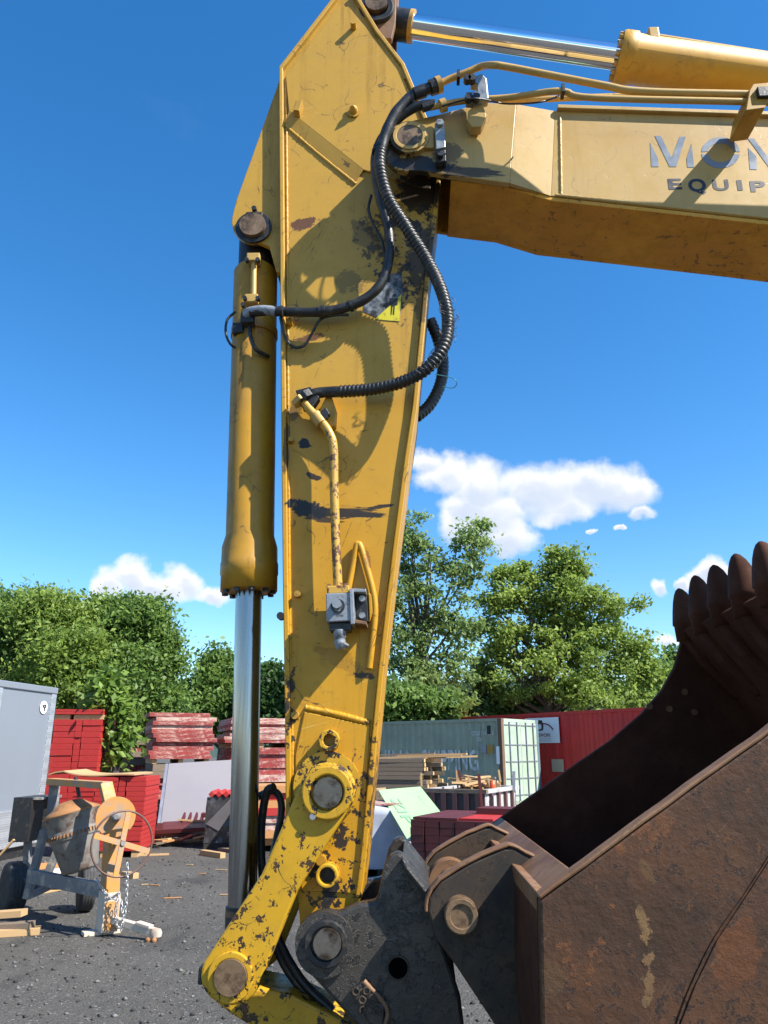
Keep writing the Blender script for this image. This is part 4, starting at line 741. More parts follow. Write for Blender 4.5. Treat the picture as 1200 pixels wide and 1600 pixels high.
_, _, zD = stack('formwork_stack', 'shaded lower bundle of weathered formwork under the tall bleached red one', 234, 330, 1240, 1194, 17.2, 24, 1.6, 9, [red_worn, woodgrey], z0=0, jit=0.05, group='weathered formwork bundles', pname='form_panel')  # darker board mix puts this bundle's shadow into its colour
stack('formwork_stack', 'upper bundle of bleached red formwork panels, highest of the timber stacks', 237, 333, 1150, 1113, 17.2, 24, 1.5, 11, RW, z0=zD+0.004, jit=0.05, group='weathered formwork bundles', pname='form_panel')
stack('formwork_stack', 'dark formwork stack half hidden behind the sapling', 188, 232, 1200, 1153, 19, 24, 1.2, 12, [red_worn, woodgrey], jit=0.05, group='weathered formwork bundles', pname='form_panel')
_, _, zE = stack('formwork_stack', 'lower formwork bundle between piston rod and yellow arm', 358, 462, 1230, 1168, 18.2, 22, 2.0, 11, [red_worn, pink_worn, red_worn], jit=0.05, group='weathered formwork bundles', pname='form_panel')
stack('formwork_stack', 'upper bleached formwork bundle right of the piston rod', 358, 460, 1150, 1121, 18.2, 22, 2.0, 8, [pink_worn, pink_worn, red_worn], z0=zE+0.004, jit=0.06, group='weathered formwork bundles', pname='form_panel')
stack('red_board_pile', 'low red and pink board pile between piston rod and arm', 392, 476, 1280, 1228, 14.2, 16, 1.2, 8, [red_clean, pink_worn, wood2, pink_worn], jit=0.05, pname='board')
# leaning white sheet
def slab(name, mat, pts, th, parent=None):
    p = [Vector(x) for x in pts]; nn = (p[1]-p[0]).cross(p[3]-p[0]).normalized()*th
    return MB().add(p+[x+nn for x in p], [(0, 1, 2, 3), (7, 6, 5, 4), (0, 4, 5, 1), (1, 5, 6, 2), (2, 6, 7, 3), (3, 7, 4, 0)]).build(name, mat, parent, 0.003)
pale = plain('pale_lilac_sheet', (0.215, 0.20, 0.22), 0.55, 0, 0.06, 2, 0.05, 20); alu = plain('aluminium_trim', (0.35, 0.35, 0.40), 0.45, 0.6, 0.1)
bl_, br_ = G(248, 1311), G(382, 1308); tl_, tr_ = U(264, 1194, bl_.y+0.5), U(380, 1187, br_.y+0.5)
wsh = tag(slab('wall_sheet', pale, [bl_, br_, tr_, tl_], 0.04), 'large pale lilac sheet leaning against the formwork stacks', 'sheet')
MB().bar(bl_+Vector((-0.03, -0.02, 0)), tl_+Vector((-0.03, -0.02, 0)), 0.06, 0.07).build('edge_trim', alu, wsh)
# steel/aluminium forms and rubble
rf = thing('form_panel_heap', G(280, 1322), 'heap of dark red concrete form panels lying in front of the lilac sheet', 'form panels', rz=R(4))
piece(rf, 'panel', red_dark, (0.1, 0.5, 0.30), (1.25, 0.8, 0.07), (R(6), R(-3), 0)); piece(rf, 'panel', red_dark, (0.05, 0.6, 0.18), (1.3, 0.8, 0.06), (R(4), R(3), 0.05))
for i in range(7): piece(rf, 'rib', red_dark, (-0.15+i*0.12, 0.9, 0.40), (0.035, 0.3, 0.10), (R(25), 0, 0))
piece(rf, 'rib', wood, (0.25, 0.65, 0.37), (0.9, 0.03, 0.03), (0, R(4), 0)); piece(rf, 'panel', red_dark, (0.45, 1.0, 0.46), (0.5, 0.3, 0.08))
dmats = [wood, wood2, pink_worn, wood, woodgrey, red_worn]
for i in range(22):
    px, py = random.uniform(222, 330), random.uniform(1306, 1324); g = G(px, py); a = random.uniform(-0.6, 0.6); L = random.uniform(0.25, 0.8); d = Vector((math.cos(a), math.sin(a), 0))*L/2
    z = 0.02+random.random()*0.12; o = board_between(None, 'scrap_board', dmats[i % 6], g-d+Vector((0, 0, z)), g+d+Vector((0, 0, z+random.uniform(0.0, 0.12))), random.uniform(0.06, 0.16), 0.03)
    tag(o, 'scrap board in the jumble in front of the form panel heap', 'board', 'scrap boards of the jumble')
o = slab('form_channel', red_dark, [G(238, 1320)+Vector((0, 0, 0.005)), G(250, 1320)+Vector((0, 0, 0.005)), G(251, 1320)+Vector((0, 0.1, 0.36)), G(241, 1320)+Vector((0, 0.1, 0.36))], 0.05); tag(o, 'short upright dark red channel piece in the jumble', 'channel')
# black wrapped bundle
film = plain('black_film', (0.035, 0.033, 0.034), 0.28, 0, 0.4, 3, 0.5, 9, dirt=(0.09, 0.085, 0.09), damt=0.4, dscale=3); film2 = plain('thin_grey_film', (0.12, 0.11, 0.115), 0.25, 0, 0.3, 3, 0.3, 9)
gy = G(345, 1327).y; x0, Wf = front(320, 392, 1290, gy, 6); zt = U(320, 1246, gy).z; fb = thing('wrapped_bundle', (x0, gy, 0), 'pallet bundle wrapped in black film beside the piston rod', 'bundle', rz=R(6))
mb = MB(); nx = 14; vs = []
piece(fb, 'pallet', dark_void, (Wf/2, 0.5, 0.05), (Wf, 1.0, 0.098))
prof_ = [(0, 0), (Wf, 0), (Wf, 1.0), (0, 1.0)]; lev = 9; vs = []; fs = []
for j in range(lev):
    for i in range(40):
        t = i/10; e = int(t) % 4; f = t-int(t); a, b = prof_[e], prof_[(e+1) % 4]; q = random.uniform(-0.012, 0.012); vs.append((a[0]+(b[0]-a[0])*f+q, a[1]+(b[1]-a[1])*f+q, 0.1+(zt-0.1)*j/(lev-1)))
for j in range(lev-1):
    for i in range(40): fs.append((j*40+i, j*40+(i+1) % 40, (j+1)*40+(i+1) % 40, (j+1)*40+i))
fs.append(tuple(range((lev-1)*40, lev*40))); MB().add(vs, fs).build('film_wrap', film, fb)
MB().add([(0.02, -0.02, 0.42), (Wf*0.55, -0.02, zt), (Wf*0.75, -0.02, zt), (0.25, -0.02, 0.3)], [(0, 1, 2, 3)]).build('film_fold', film2, fb)
for i in range(6):
    x = 0.09+i*0.13
    MB().box((x, 0.45, zt+0.055), (0.085, 0.95, 0.085), Matrix.Rotation(R(45), 3, 'Y')).build('square_tube', red_clean, fb, 0.004)
# loose boards lying on the gravel
def lying(name, label, a, b, wd, th, mat, z=None, group=None, cat='board', lift=0.0):
    p, q = G(*a), G(*b); dz = Vector((0, 0, th/2+lift+0.001)); return tag(board_between(None, name, mat, p+dz, q+dz, wd, th), label, cat, group)
lying('timber_offcut', 'square pale timber offcut on gravel left of the piston rod', (316,1336), (348,1341), 0.10, 0.08, wood)
lying('timber_offcut', 'grey board end lying just beside the piston rod foot', (344,1330), (368,1333), 0.12, 0.06, woodgrey)
lying('timber_offcut', 'thin pale stick on gravel right of the hand wheel', (205,1338), (264,1336), 0.05, 0.025, wood)
lying('timber_offcut', 'short rounded pale block behind the mixer chains', (193,1370), (212,1373), 0.09, 0.07, wood)
for i, (px, py) in enumerate(((296,1352),(316,1366),(226,1383),(242,1384),(345,1360),(375,1369),(350,1399),(270,1404))):
    g = G(px, py); d = Vector((random.uniform(0.04, 0.11), random.uniform(-0.03, 0.03), 0)); tag(board_between(None, 'wood_chip', wood2 if i % 2 else wood, g-d+Vector((0, 0, .008)), g+d+Vector((0, 0, .01)), 0.025, 0.008), 'small wood chip lying on the open gravel', 'wood chip', 'wood chips on gravel')
for i, (a, b, lift, m) in enumerate((((-45,1466),(62,1459),0.0,wood),((-40,1450),(50,1445),0.055,woodgrey),((-40,1452),(21,1450),0.06,wood),((-45,1432),(38,1426),0.115,wood))):
    lab = ['lowest and longest pale board of the pile at the left edge', 'brownish middle board of the pile at the left edge', 'short pale board of the pile at the left edge', 'top thick board of the pile at the left edge'][i]
    p = G(a[0], 1466 if i else a[1]); p = G(*a) if i == 0 else U(a[0], a[1], G(20, 1462).y+0.05*i); q = G(*b) if i == 0 else U(b[0], b[1], G(20, 1462).y+0.05*i)
    dz = 0.03 if i == 0 else 0; tag(board_between(None, 'board', m, p+Vector((0, 0, dz)), q+Vector((0, 0, dz)), 0.14, 0.055), lab, 'board', 'boards at the left edge')
lying('board', 'long pale plank under the cement mixer frame', (30,1402), (120,1385), 0.12, 0.04, wood); lying('board', 'white board under the cement mixer frame', (48,1390), (95,1378), 0.12, 0.05, plain('whitened_board', (0.6, 0.55, 0.5), 0.7, 0, 0.1), lift=0.12)
lying('board', 'orange brown plank behind the mixer wheel', (20,1385), (90,1372), 0.2, 0.05, wood2); lying('board', 'long brown plank crossing behind the left wheel', (18,1362), (110,1352), 0.2, 0.06, wood2)

# ------------------------------------------------------------------ silver cargo trailer
silver = plain('trailer_aluminium', (0.20, 0.22, 0.255), 0.38, 0.15, 0.08, 1.2, 0.1, 3); 
def diamond():
    m, t, b, o = mat_new('diamond_plate'); c = t.new('ShaderNodeTexCoord').outputs['Object']; v = t.new('ShaderNodeTexChecker'); v.inputs['Scale'].default_value = 45; t.l.new(t.mapv(c, (1, 1, 1), rot=(0.78, 0, 0.78)), v.inputs[0])
    b.inputs['Metallic'].default_value = 0.7; b.inputs['Roughness'].default_value = 0.35; t.l.new(t.mix(v.outputs['Fac'], (0.42, 0.44, 0.47), (0.62, 0.64, 0.67)), b.inputs['Base Color'])
    bn = t.new('ShaderNodeBump', ins={'Strength': 0.6, 'Distance': 0.01}); t.l.new(v.outputs['Fac'], bn.inputs['Height']); t.l.new(bn.outputs[0], b.inputs['Normal']); return m
dia = diamond(); Bc = U(90, 1075, 10.9); Ac = U(0, 1062, 9.6); fd = Vector((Bc.x-Ac.x, Bc.y-Ac.y, 0)).normalized(); nd = Vector((-fd.y, fd.x, 0)); zt = Bc.z
tr = thing('cargo_trailer', (Bc.x, Bc.y, 0), 'silver enclosed cargo trailer with checker plate corners at the left edge', 'trailer', rz=math.atan2(-fd.y, -fd.x))
# local x runs along the visible face away from its right corner; local -y... towards the body
sgn = 1 if (Matrix.Rotation(math.atan2(-fd.y, -fd.x), 3, 'Z') @ Vector((0, 1, 0))).dot(nd) > 0 else -1
def tb(name, mat, x0, x1, y0, y1, z0, z1, par=None, bev=0.004): return MB().box(((x0+x1)/2, sgn*(y0+y1)/2, (z0+z1)/2), (x1-x0, abs(y1-y0), z1-z0)).build(name, mat, par or tr, bev)
body = tb('body', silver, 0.01, 2.2, 0.01, 4.2, 0.5, zt-0.01, bev=0.02)
tb('corner_trim', dia, 0.0, 0.12, -0.004, 0.3, 0.5, zt-0.09); tb('corner_trim', dia, 1.22, 1.36, -0.004, 0.006, 0.5, zt-0.09); tb('kick_plate', dia, 0.13, 1.21, -0.004, 0.006, 0.5, 0.95); tb('roof_rail', silver, -0.01, 2.22, -0.012, 4.2, zt-0.085, zt, bev=0.01); tb('chassis', M['black'], 0.05, 2.1, 0.05, 4.1, 0.36, 0.498)
def wheel(parent, c, axis, r, wdt, name='wheel', rim=None):
    a = Vector(axis).normalized(); wl = MB().lathe(Vector(c)-a*wdt/2, a, [(0, r*0.62), (0, r*0.92), (wdt*0.12, r*0.985), (wdt*0.3, r), (wdt*0.33, r*0.985), (wdt*0.36, r), (wdt*0.5, r), (wdt*0.53, r*0.985), (wdt*0.56, r), (wdt*0.7, r), (wdt*0.73, r*0.985), (wdt*0.76, r), (wdt*0.88, r*0.985), (wdt, r*0.92), (wdt, r*0.62)], 36).build(name, tyre, parent)
    MB().lathe(Vector(c)-a*wdt*0.42, a, [(0, r*0.2), (0, r*0.62), (wdt*0.84, r*0.62), (wdt*0.84, r*0.2)], 24).build('rim', rim or M['grey'], wl); return wl
tyre = plain('tyre_rubber', (0.028, 0.028, 0.03), 0.75, 0, 0.25, 12, 0.3, 60, dirt=(0.10, 0.095, 0.09), damt=0.3, dscale=10)
for (yy) in (1.7, 2.6): wheel(tr, (0.14, sgn*yy, 0.33), (1, 0, 0), 0.33, 0.2)
for yy in (0.5, 3.8): tb('jack_leg', M['grey'], 0.9, 1.0, yy, yy+0.1, 0, 0.37)
stc = plain('white_sticker', (0.75, 0.75, 0.75), 0.4, 0, 0.05); c = Vector((0.28, 0, zt-0.28)); mb = MB().lathe((c.x, -sgn*0.004, c.z), (0, sgn, 0), [(0, 0.085), (0.006, 0.085)], 28); st = mb.build('round_sticker', stc, tr)
for (dx, dz, L, a) in ((0.02, 0.015, 0.05, 35), (-0.01, -0.02, 0.06, 60), (-0.035, 0.01, 0.04, 110), (-0.015, 0.03, 0.035, 10)): MB().bar((c.x+dx-L/2*math.cos(R(a)), -sgn*0.006, c.z+dz-L/2*math.sin(R(a))), (c.x+dx+L/2*math.cos(R(a)), -sgn*0.006, c.z+dz+L/2*math.sin(R(a))), 0.004, 0.022).build('sticker_mark', M['stk_blk'], st)

# ------------------------------------------------------------------ towable cement mixer
Ym = G(150, 1461).y
drumm = plain('cement_crusted_steel', (0.17, 0.155, 0.135), 0.8, 0, 0.35, 8, 0.6, 30, dirt=(0.07, 0.03, 0.02), damt=0.4, dscale=7); rustm = plain('drum_rust', (0.30, 0.14, 0.05), 0.75, 0, 0.35, 9, 0.4, 40, dirt=(0.12, 0.055, 0.03), damt=0.5, dscale=8)
orng = plain('faded_orange_paint', (0.48, 0.21, 0.045), 0.6, 0, 0.2, 6, 0.2, 40, dirt=(0.30, 0.21, 0.14), damt=0.6, dscale=7); frm = plain('cement_grey_frame', (0.15, 0.15, 0.155), 0.7, 0, 0.25, 8, 0.4, 40, dirt=(0.33, 0.29, 0.24), damt=0.4, dscale=8); pale_f = plain('cement_splashed_steel', (0.50, 0.42, 0.34), 0.75, 0, 0.25, 8, 0.4, 40, dirt=(0.25, 0.2, 0.16), damt=0.3)
mx = thing('cement_mixer', G(130, 1435), 'towable cement mixer with rusty drum, orange disc and hand wheel', 'cement mixer', world_space=True)
MB().bar(U(178, 1262, Ym+0.02), U(169, 1452, Ym+0.02), 0.13, 0.19, (0.6, -0.8, 0)).build('column', orng, mx, 0.006)
g = G(160, 1460); MB().bar((g.x-0.16, g.y-0.08, 0.02), (g.x+0.12, g.y+0.1, 0.02), 0.14, 0.035).build('foot_plate', pale_f, mx, 0.004)
MB().bar(U(172, 1392, Ym+0.03), (U(166, 1450, Ym+.03).x, Ym+0.03, 0.035), 0.15, 0.215, (0.6, -0.8, 0)).build('column_base', pale_f, mx, 0.005)
MB().bar(U(46, 1368, Ym+0.75), U(160, 1391, Ym+0.12), 0.07, 0.13).build('side_beam', frm, mx, 0.006)
MB().bar(U(70, 1296, Ym+0.75), U(42, 1404, Ym+0.75), 0.07, 0.09, (0, 1, 0)).build('frame_leg', frm, mx, 0.006)
MB().bar(U(102, 1300, Ym+1.2), U(60, 1400, Ym+1.2), 0.07, 0.09, (0, 1, 0)).build('frame_leg', frm, mx, 0.006)
MB().bar(U(80, 1221, Ym+0.85), U(168, 1227, Ym+0.2), 0.12, 0.07).build('yoke_beam', orng, mx, 0.006); MB().bar(U(165, 1226, Ym+0.2), U(176, 1272, Ym+0.08), 0.12, 0.09, (0.6, -0.8, 0)).build('yoke_leg', orng, mx, 0.006); MB().bar(U(86, 1222, Ym+0.85), U(80, 1290, Ym+0.85), 0.1, 0.07, (0, 1, 0)).build('yoke_leg', frm, mx, 0.006)
MB().cyl(U(118, 1214, Ym+0.55), U(124, 1246, Ym+0.55), 0.02, 10).build('yoke_bolt', M['black'], mx)
db, dt = U(126, 1360, Ym+0.5), U(110, 1258, Ym+0.5); da = (dt-db).normalized(); dL = (dt-db).length; rd = S(37, 110, 1300, Ym+0.5)
dr = MB().lathe(db, da, [(-0.01, rd*0.3), (0, rd*0.66), (0.02, rd*0.72), (dL*0.52, rd*0.98), (dL*0.56, rd*1.0), (dL*0.80, rd*1.05), (dL*0.86, rd*1.14)], 36).build('drum', drumm, mx)
MB().lathe(db, da, [(dL*0.86, rd*1.14), (dL*0.88, rd*1.16), (dL*0.93, rd*0.95), (dL*0.98, rd*0.72), (dL*1.06, rd*0.44), (dL*1.07, rd*0.2)], 36).build('drum_cone', rustm, dr)
ng = 44; u3 = da.cross(Vector((0, 1, 0))).normalized(); v3 = da.cross(u3)
for k in range(ng):
    q = 2*math.pi*k/ng; rr_ = u3*math.cos(q)+v3*math.sin(q); tt = da.cross(rr_); MB().box(db+da*dL*0.56+rr_*rd*1.03, (0.022, 0.014, 0.035), Matrix((rr_, tt, da)).transposed()).build('gear_tooth', rustm, dr)
MB().lathe(db, da, [(dL*0.49, rd*1.0), (dL*0.5, rd*1.02), (dL*0.62, rd*1.02), (dL*0.63, rd*1.0)], 36).build('gear_ring', drumm, dr)
dc = U(181, 1276, Ym-0.06); dax = Vector((0.38, -0.92, 0.05)).normalized(); MB().lathe(dc-dax*0.02, dax, [(0, S(29, 180, 1275, Ym)), (0.035, S(29, 180, 1275, Ym))], 36).build('disc', orng, mx, 0.003); MB().lathe(dc, dax, [(0, 0.05), (0.09, 0.045), (0.1, 0.02)], 16).build('disc_hub', frm, mx)
hc = U(191, 1318, Ym-0.2); hax = Vector((0.62, -0.78, 0.06)).normalized(); hu = hax.cross(Vector((0, 0, 1))).normalized(); hv = hu.cross(hax); hr = S(48, 191, 1318, Ym-0.2)*0.98
pts = [hc+(hu*math.cos(a)+hv*math.sin(a))*hr for a in np.linspace(0, 2*math.pi, 41)]; hw = MB().tube(pts, 0.0095, 8, False).build('hand_wheel', plain('brown_rim', (0.12, 0.07, 0.055), 0.5, 0.2, 0.3, 10), mx)
for a in (18, 98): dd = hu*math.cos(R(a))+hv*math.sin(R(a)); MB().bar(hc-dd*hr, hc+dd*hr, 0.012, 0.05, hax.cross(dd)).build('spoke', orng, hw)
MB().cyl(hc-hax*0.2, hc+hax*0.02, 0.02, 12).build('wheel_shaft', frm, hw)
t0_, t1_ = U(172, 1436, Ym-0.02), G(243, 1470); t1_.z = 0.07; MB().bar(t0_, t1_, 0.06, 0.06).build('tow_bar', pale_f, mx, 0.006); dd = (t1_-t0_).normalized()
MB().bar(t1_-dd*0.22+Vector((0, 0, 0.035)), t1_-dd*0.06+Vector((0, 0, 0.03)), 0.07, 0.03).build('coupler_latch', pale_f, mx, 0.006); MB().lathe(t1_+Vector((0, 0, -0.035)), (0, 0, 1), [(0, 0.05), (0.03, 0.055), (0.06, 0.04), (0.07, 0.01)], 16).build('ball_socket', pale_f, mx)
for (a, b) in ((-0.06, -0.03), (0.0, -0.05)): MB().lathe(Vector((t1_.x+a, t1_.y+b, 0.0)), (0, 0, 1), [(0, 0.02), (0.02, 0.028), (0.035, 0.01)], 8).build('clamp_nut', rustm, mx)
def chain(pts):
    p = smooth_path(pts, 0.012); mb = MB(); step = 3
    for k in range(0, len(p)-2, step):
        d = (p[k+2]-p[k]).normalized(); s_ = d.cross(Vector((0.3, 0.8, 0.4)) if (k//step) % 2 else Vector((0.8, -0.3, 0.2))).normalized(); c = p[k]
        q = [c+d*0.026*math.cos(a)+s_*0.013*math.sin(a) for a in np.linspace(0, 2*math.pi, 9)]; mb.tube(q, 0.0045, 5, False)
    return mb
zc = plain('zinc_chain', (0.5, 0.5, 0.5), 0.4, 0.7, 0.2)
chain(UP([(152,1376,Ym-0.1),(158,1386,Ym-.12),(170,1400,Ym-0.14),(182,1403,Ym-0.13),(188,1396,Ym-0.1)])).build('chain', zc, mx)
chain(UP([(186,1398,Ym-0.12),(181,1420,Ym-.13),(182,1445,Ym-0.12),(190,1450,Ym-0.12),(191,1425,Ym-.12),(188,1400,Ym-0.1)])).build('chain', zc, mx); chain(UP([(199,1352,Ym-0.2),(198,1390,Ym-.2),(196,1420,Ym-0.2),(190,1448,Ym-0.2)])).build('chain', zc, mx)
gl, gr = G(13, 1428), G(131, 1424); axd = (gl-gr).normalized(); rw = 0.5*S(74, 12, 1390, gl.y)
wheel(mx, gl+Vector((0.02, 0, rw)), axd+Vector((0.0, -0.6, 0)), rw, 0.19, rim=frm); wheel(mx, gr+Vector((0, 0, rw*0.95)), axd+Vector((0.0, -0.35, 0)), rw*0.95, 0.15, rim=frm); MB().cyl(gl+Vector((0, 0, rw)), gr+Vector((0, 0, rw*0.95)), 0.03, 12).build('axle', frm, mx)
MB().bar(U(44, 1400, Ym+0.75), (gl+gr)/2+Vector((0, 0.05, rw)), 0.06, 0.06).build('axle_strut', frm, mx)
e0 = U(12, 1316, Ym+0.7); e1 = U(52, 1246, Ym+0.7); e2 = U(82, 1242, Ym+0.95); hs_ = e1.z-e0.z
eb = MB().box(((e0.x+e1.x)/2, Ym+0.95, (e0.z+e1.z)/2), (e1.x-e0.x, 0.5, hs_)).build('engine_housing', M['black'], mx, 0.006); MB().box(((e1.x+e2.x)/2, Ym+0.95, e1.z-0.012), (e2.x-e1.x-0.002, 0.5, 0.024)).build('housing_lid', frm, eb); MB().box(((e1.x+e2.x)/2+0.02, Ym+1.12, (e0.z+e1.z)/2-0.01), (e2.x-e1.x-0.06, 0.1, hs_-0.04)).build('engine_block', M['black'], eb)
MB().bar(e0+Vector((0.1, 0.25, -0.02)), Vector((e0.x+0.15, Ym+0.95, rw)), 0.06, 0.08).build('engine_mount', frm, mx)
tag(board_between(None, 'stick', wood, U(-20, 1358, Ym+0.6), U(22, 1312, Ym+0.6), 0.03, 0.02), 'thin yellow stick leaning at the left edge above the wheel', 'stick')

# ------------------------------------------------------------------ shipping containers
def contmat(name, col, dirt, damt, dark=None):
    m, t, b, o = mat_new(name); c = t.new('ShaderNodeTexCoord').outputs['Object']; n = t.noise(c, 1.5, 6, 0.65); st = t.noise(t.mapv(c, (9, 9, 0.5)), 1.0, 6, 0.7)
    cc = t.mix(t.ramp(n, 0.3, 0.7), tuple(x*0.86 for x in col), tuple(min(1, x*1.12) for x in col)); cc = t.mix(t.ramp(st, 0.66-damt*0.2, 0.78-damt*0.2, 0, 0.8), cc, dirt)
    t.l.new(cc, b.inputs['Base Color']); b.inputs['Roughness'].default_value = 0.55; return m
cg = contmat('green_container_paint', (0.25, 0.285, 0.215), (0.12, 0.09, 0.06), 0.3); cd = contmat('pale_green_door', (0.33, 0.42, 0.33), (0.27, 0.33, 0.27), 0.2); cr = contmat('red_container_paint', (0.46, 0.010, 0.010), (0.32, 0.010, 0.009), 0.25); rustp = plain('rusty_post', (0.13, 0.075, 0.045), 0.75, 0, 0.35, 5, 0.3, 30)
def corrug(L, z0, z1, pitch, dep, yo=0.0):
    mb = MB(); xs = [0.0]; ys_ = [0.0]; x = 0.1
    while x+pitch < L:
        for f, d_ in ((0, 0), (0.15, 1), (0.5, 1), (0.65, 0)): xs.append(x+f*pitch); ys_.append(d_*dep)
        x += pitch
    xs.append(L); ys_.append(0.0); vs = []
    for a, b in zip(xs, ys_): vs += [(a, yo+b, z0), (a, yo+b, z1)]
    return mb.add(vs, [(2*i, 2*i+2, 2*i+3, 2*i+1) for i in range(len(xs)-1)])
def container(name, label, P, Q, Wd, Hc, paint, pitch):
    """P near right corner, Q left end of the visible long side (ground points); local x from Q to P"""
    P, Q = Vector((P[0], P[1], 0)), Vector((Q[0], Q[1], 0)); d = (P-Q); L = d.length; t = thing(name, Q, label, 'container', rz=math.atan2(d.y, d.x))
    w1 = corrug(L-0.2, 0.16, Hc-0.1, pitch, 0.036); w1.v = [(x+0.1, y+0.02, z) for x, y, z in w1.v]; s = w1.build('side_wall', paint, t)
    w2 = corrug(L-0.2, 0.16, Hc-0.1, pitch, -0.036); w2.v = [(x+0.1, Wd+y-0.02, z) for x, y, z in w2.v]; w2.build('side_wall', paint, t)
    MB().box((L/2, Wd/2, Hc-0.03), (L-0.02, Wd-0.02, 0.04)).build('roof', paint, t)
    for (y, z, h) in ((0.03, Hc-0.05, 0.10), (0.03, 0.08, 0.16), (Wd-0.03, Hc-0.05, 0.10), (Wd-0.03, 0.08, 0.16)): MB().box((L/2, y, z), (L-0.22, 0.06, h)).build('rail', paint, t)
    MB().box((0.06, Wd/2, Hc/2), (0.04, Wd-0.2, Hc-0.1)).build('end_wall', paint, t); MB().box((L/2, Wd/2, 0.1), (L-0.1, Wd-0.1, 0.06)).build('floor', dark_void, t)
    return t, L
Pg = U(785, 1175, 26.3); a_ = R(38); Qg = Pg+Vector((-math.cos(a_), math.sin(a_), 0))*6.1
zt = U(785, 1122, 26.3).z; gc, L = container('shipping_container', 'pale green shipping container with white lettering and closed end doors', Pg, Qg, 2.44, zt, cg, 0.275)
for (x, y, m) in ((L-0.07, 0.07, rustp), (0.07, 0.07, cg), (0.07, 2.37, cg), (L-0.07, 2.37, plain('blue_grey_post', (0.10, 0.16, 0.20), 0.6, 0, 0.2))): MB().box((x, y, zt/2), (0.15, 0.15, zt)).build('corner_post', m, gc, 0.01)
for y0 in (0.15, 1.225):
    dr_ = MB().box((L-0.02, y0+0.53, zt/2), (0.04, 1.06, zt-0.24)).build('door', cd, gc)
    for f in (0.3, 0.76): MB().cyl((L+0.03, y0+1.06*f, 0.12), (L+0.03, y0+1.06*f, zt-0.10), 0.021, 8).build('locking_bar', M['greyblk'], dr_)
    for z in (0.3, 0.82, 1.35, 1.88, zt-0.2): MB().box((L+0.008, y0+0.53, z), (0.022, 1.0, 0.04)).build('rib', M['greyblk'], dr_)
MB().box((L-0.03, 1.22, zt-0.06), (0.05, 2.1, 0.11)).build('door_header', cd, gc); MB().box((L-0.03, 1.22, 0.06), (0.05, 2.1, 0.11)).build('door_sill', cg, gc)
whitep = plain('chalky_white_paint', (0.58, 0.60, 0.60), 0.7, 0, 0.1, 10, 0, dirt=(0.2, 0.27, 0.25), damt=0.55, dscale=3, stretch=(3, 3, 0.6))
def ctext(body, x0, x1, z0, z1, mat, par, y=0.012): return text_obj('lettering', body, mat, par, Matrix(((1, 0, 0, x0), (0, 0, -1, y), (0, 1, 0, z0), (0, 0, 0, 1))), x1-x0, z1-z0, bold=0.02)
def lx(px, py):                                        # along the long side of the green container
    k = D(px, py); k = k.x/k.y; d = (Pg-Qg).normalized(); s_ = (k*Qg.y-Qg.x)/(d.x-k*d.y); return s_
ctext('CHINA', lx(574, 1185), lx(645, 1185), 1.05, 1.72, whitep, gc); ctext('SHIPPING', lx(659, 1185), lx(747, 1185), 1.05, 1.72, whitep, gc)
ctext('CCLU 344735 6', lx(736, 1140), lx(771, 1140), 2.18, 2.32, whitep, gc); ctext('45G1', lx(742, 1148), lx(752, 1148), 2.0, 2.12, whitep, gc)
for (px, z, w_, h_, m) in ((764, 2.35, 0.12, 0.28, dark_void), (765, 1.75, 0.22, 0.26, plain('orange_placard', (0.35, 0.20, 0.03), 0.6)), (755, 1.75, 0.22, 0.24, M['greyblk']), (739, 0.75, 0.12, 0.16, dark_void), (749, 0.73, 0.12, 0.16, dark_void), (777, 1.55, 0.12, 0.55, stc)):
    MB().box((lx(px, 1150), 0.0, z), (w_, 0.025, h_)).build('placard' if m is not dark_void else 'vent', m, gc)
r0, r1_ = U(618, 1175, 36.0), U(1010, 1175, 25.2); rd_ = (r1_-r0).normalized(); r0 = r0+Vector((0.25, 0.3, 0)); r1_ = r1_+Vector((0.25, 0.3, 0)); zr = U(1000, 1105, 25.6).z
rc, Lr = container('shipping_container', 'long red shipping container behind the bucket, with a white company sign', r1_, r0, 2.44, zr, cr, 0.42)
for x in (0.07, Lr-0.07):
    for y in (0.07, 2.37): MB().box((x, y, zr/2), (0.14, 0.14, zr)).build('corner_post', cr, rc)
MB().box((Lr-0.05, 1.22, zr/2), (0.04, 2.2, zr-0.2)).build('door', cr, rc)
def rx(px, py):
    k = D(px, py); k = k.x/k.y; d = (r1_-r0).normalized(); return (k*r0.y-r0.x)/(d.x-k*d.y)
def rzz(px, py):
    d = D(px, py); p = r0+(r1_-r0).normalized()*rx(px, py); return H+d.z/d.y*p.y
xa, xb = rx(822, 1140), rx(874, 1140); za, zb2 = rzz(850, 1161), rzz(850, 1121.5); signw = plain('white_sign', (0.72, 0.73, 0.75), 0.45, 0, 0.04, 2, 0)
sg = MB().box(((xa+xb)/2, -0.015, (za+zb2)/2), (xb-xa, 0.03, zb2-za)).build('company_sign', signw, rc); hS = zb2-za; wS = xb-xa
mar = plain('maroon_print', (0.20, 0.02, 0.025), 0.5, 0, 0.05)
ctext('EWORK', xa+wS*0.40, xa+wS*0.76, za+hS*0.24, za+hS*0.38, mar, sg, -0.033)
mb = MB(); 
def sp(u, v): return (xa+wS*u, za+hS*v)
mb.prism([sp(0.30, 0.46), sp(0.42, 0.92), sp(0.52, 0.90), sp(0.56, 0.72), sp(0.54, 0.50), sp(0.36, 0.47), sp(0.38, 0.53), sp(0.49, 0.56), sp(0.50, 0.70), sp(0.44, 0.80), sp(0.36, 0.60)], -0.034, -0.0305); mb.build('logo', M['stk_blk'], sg)
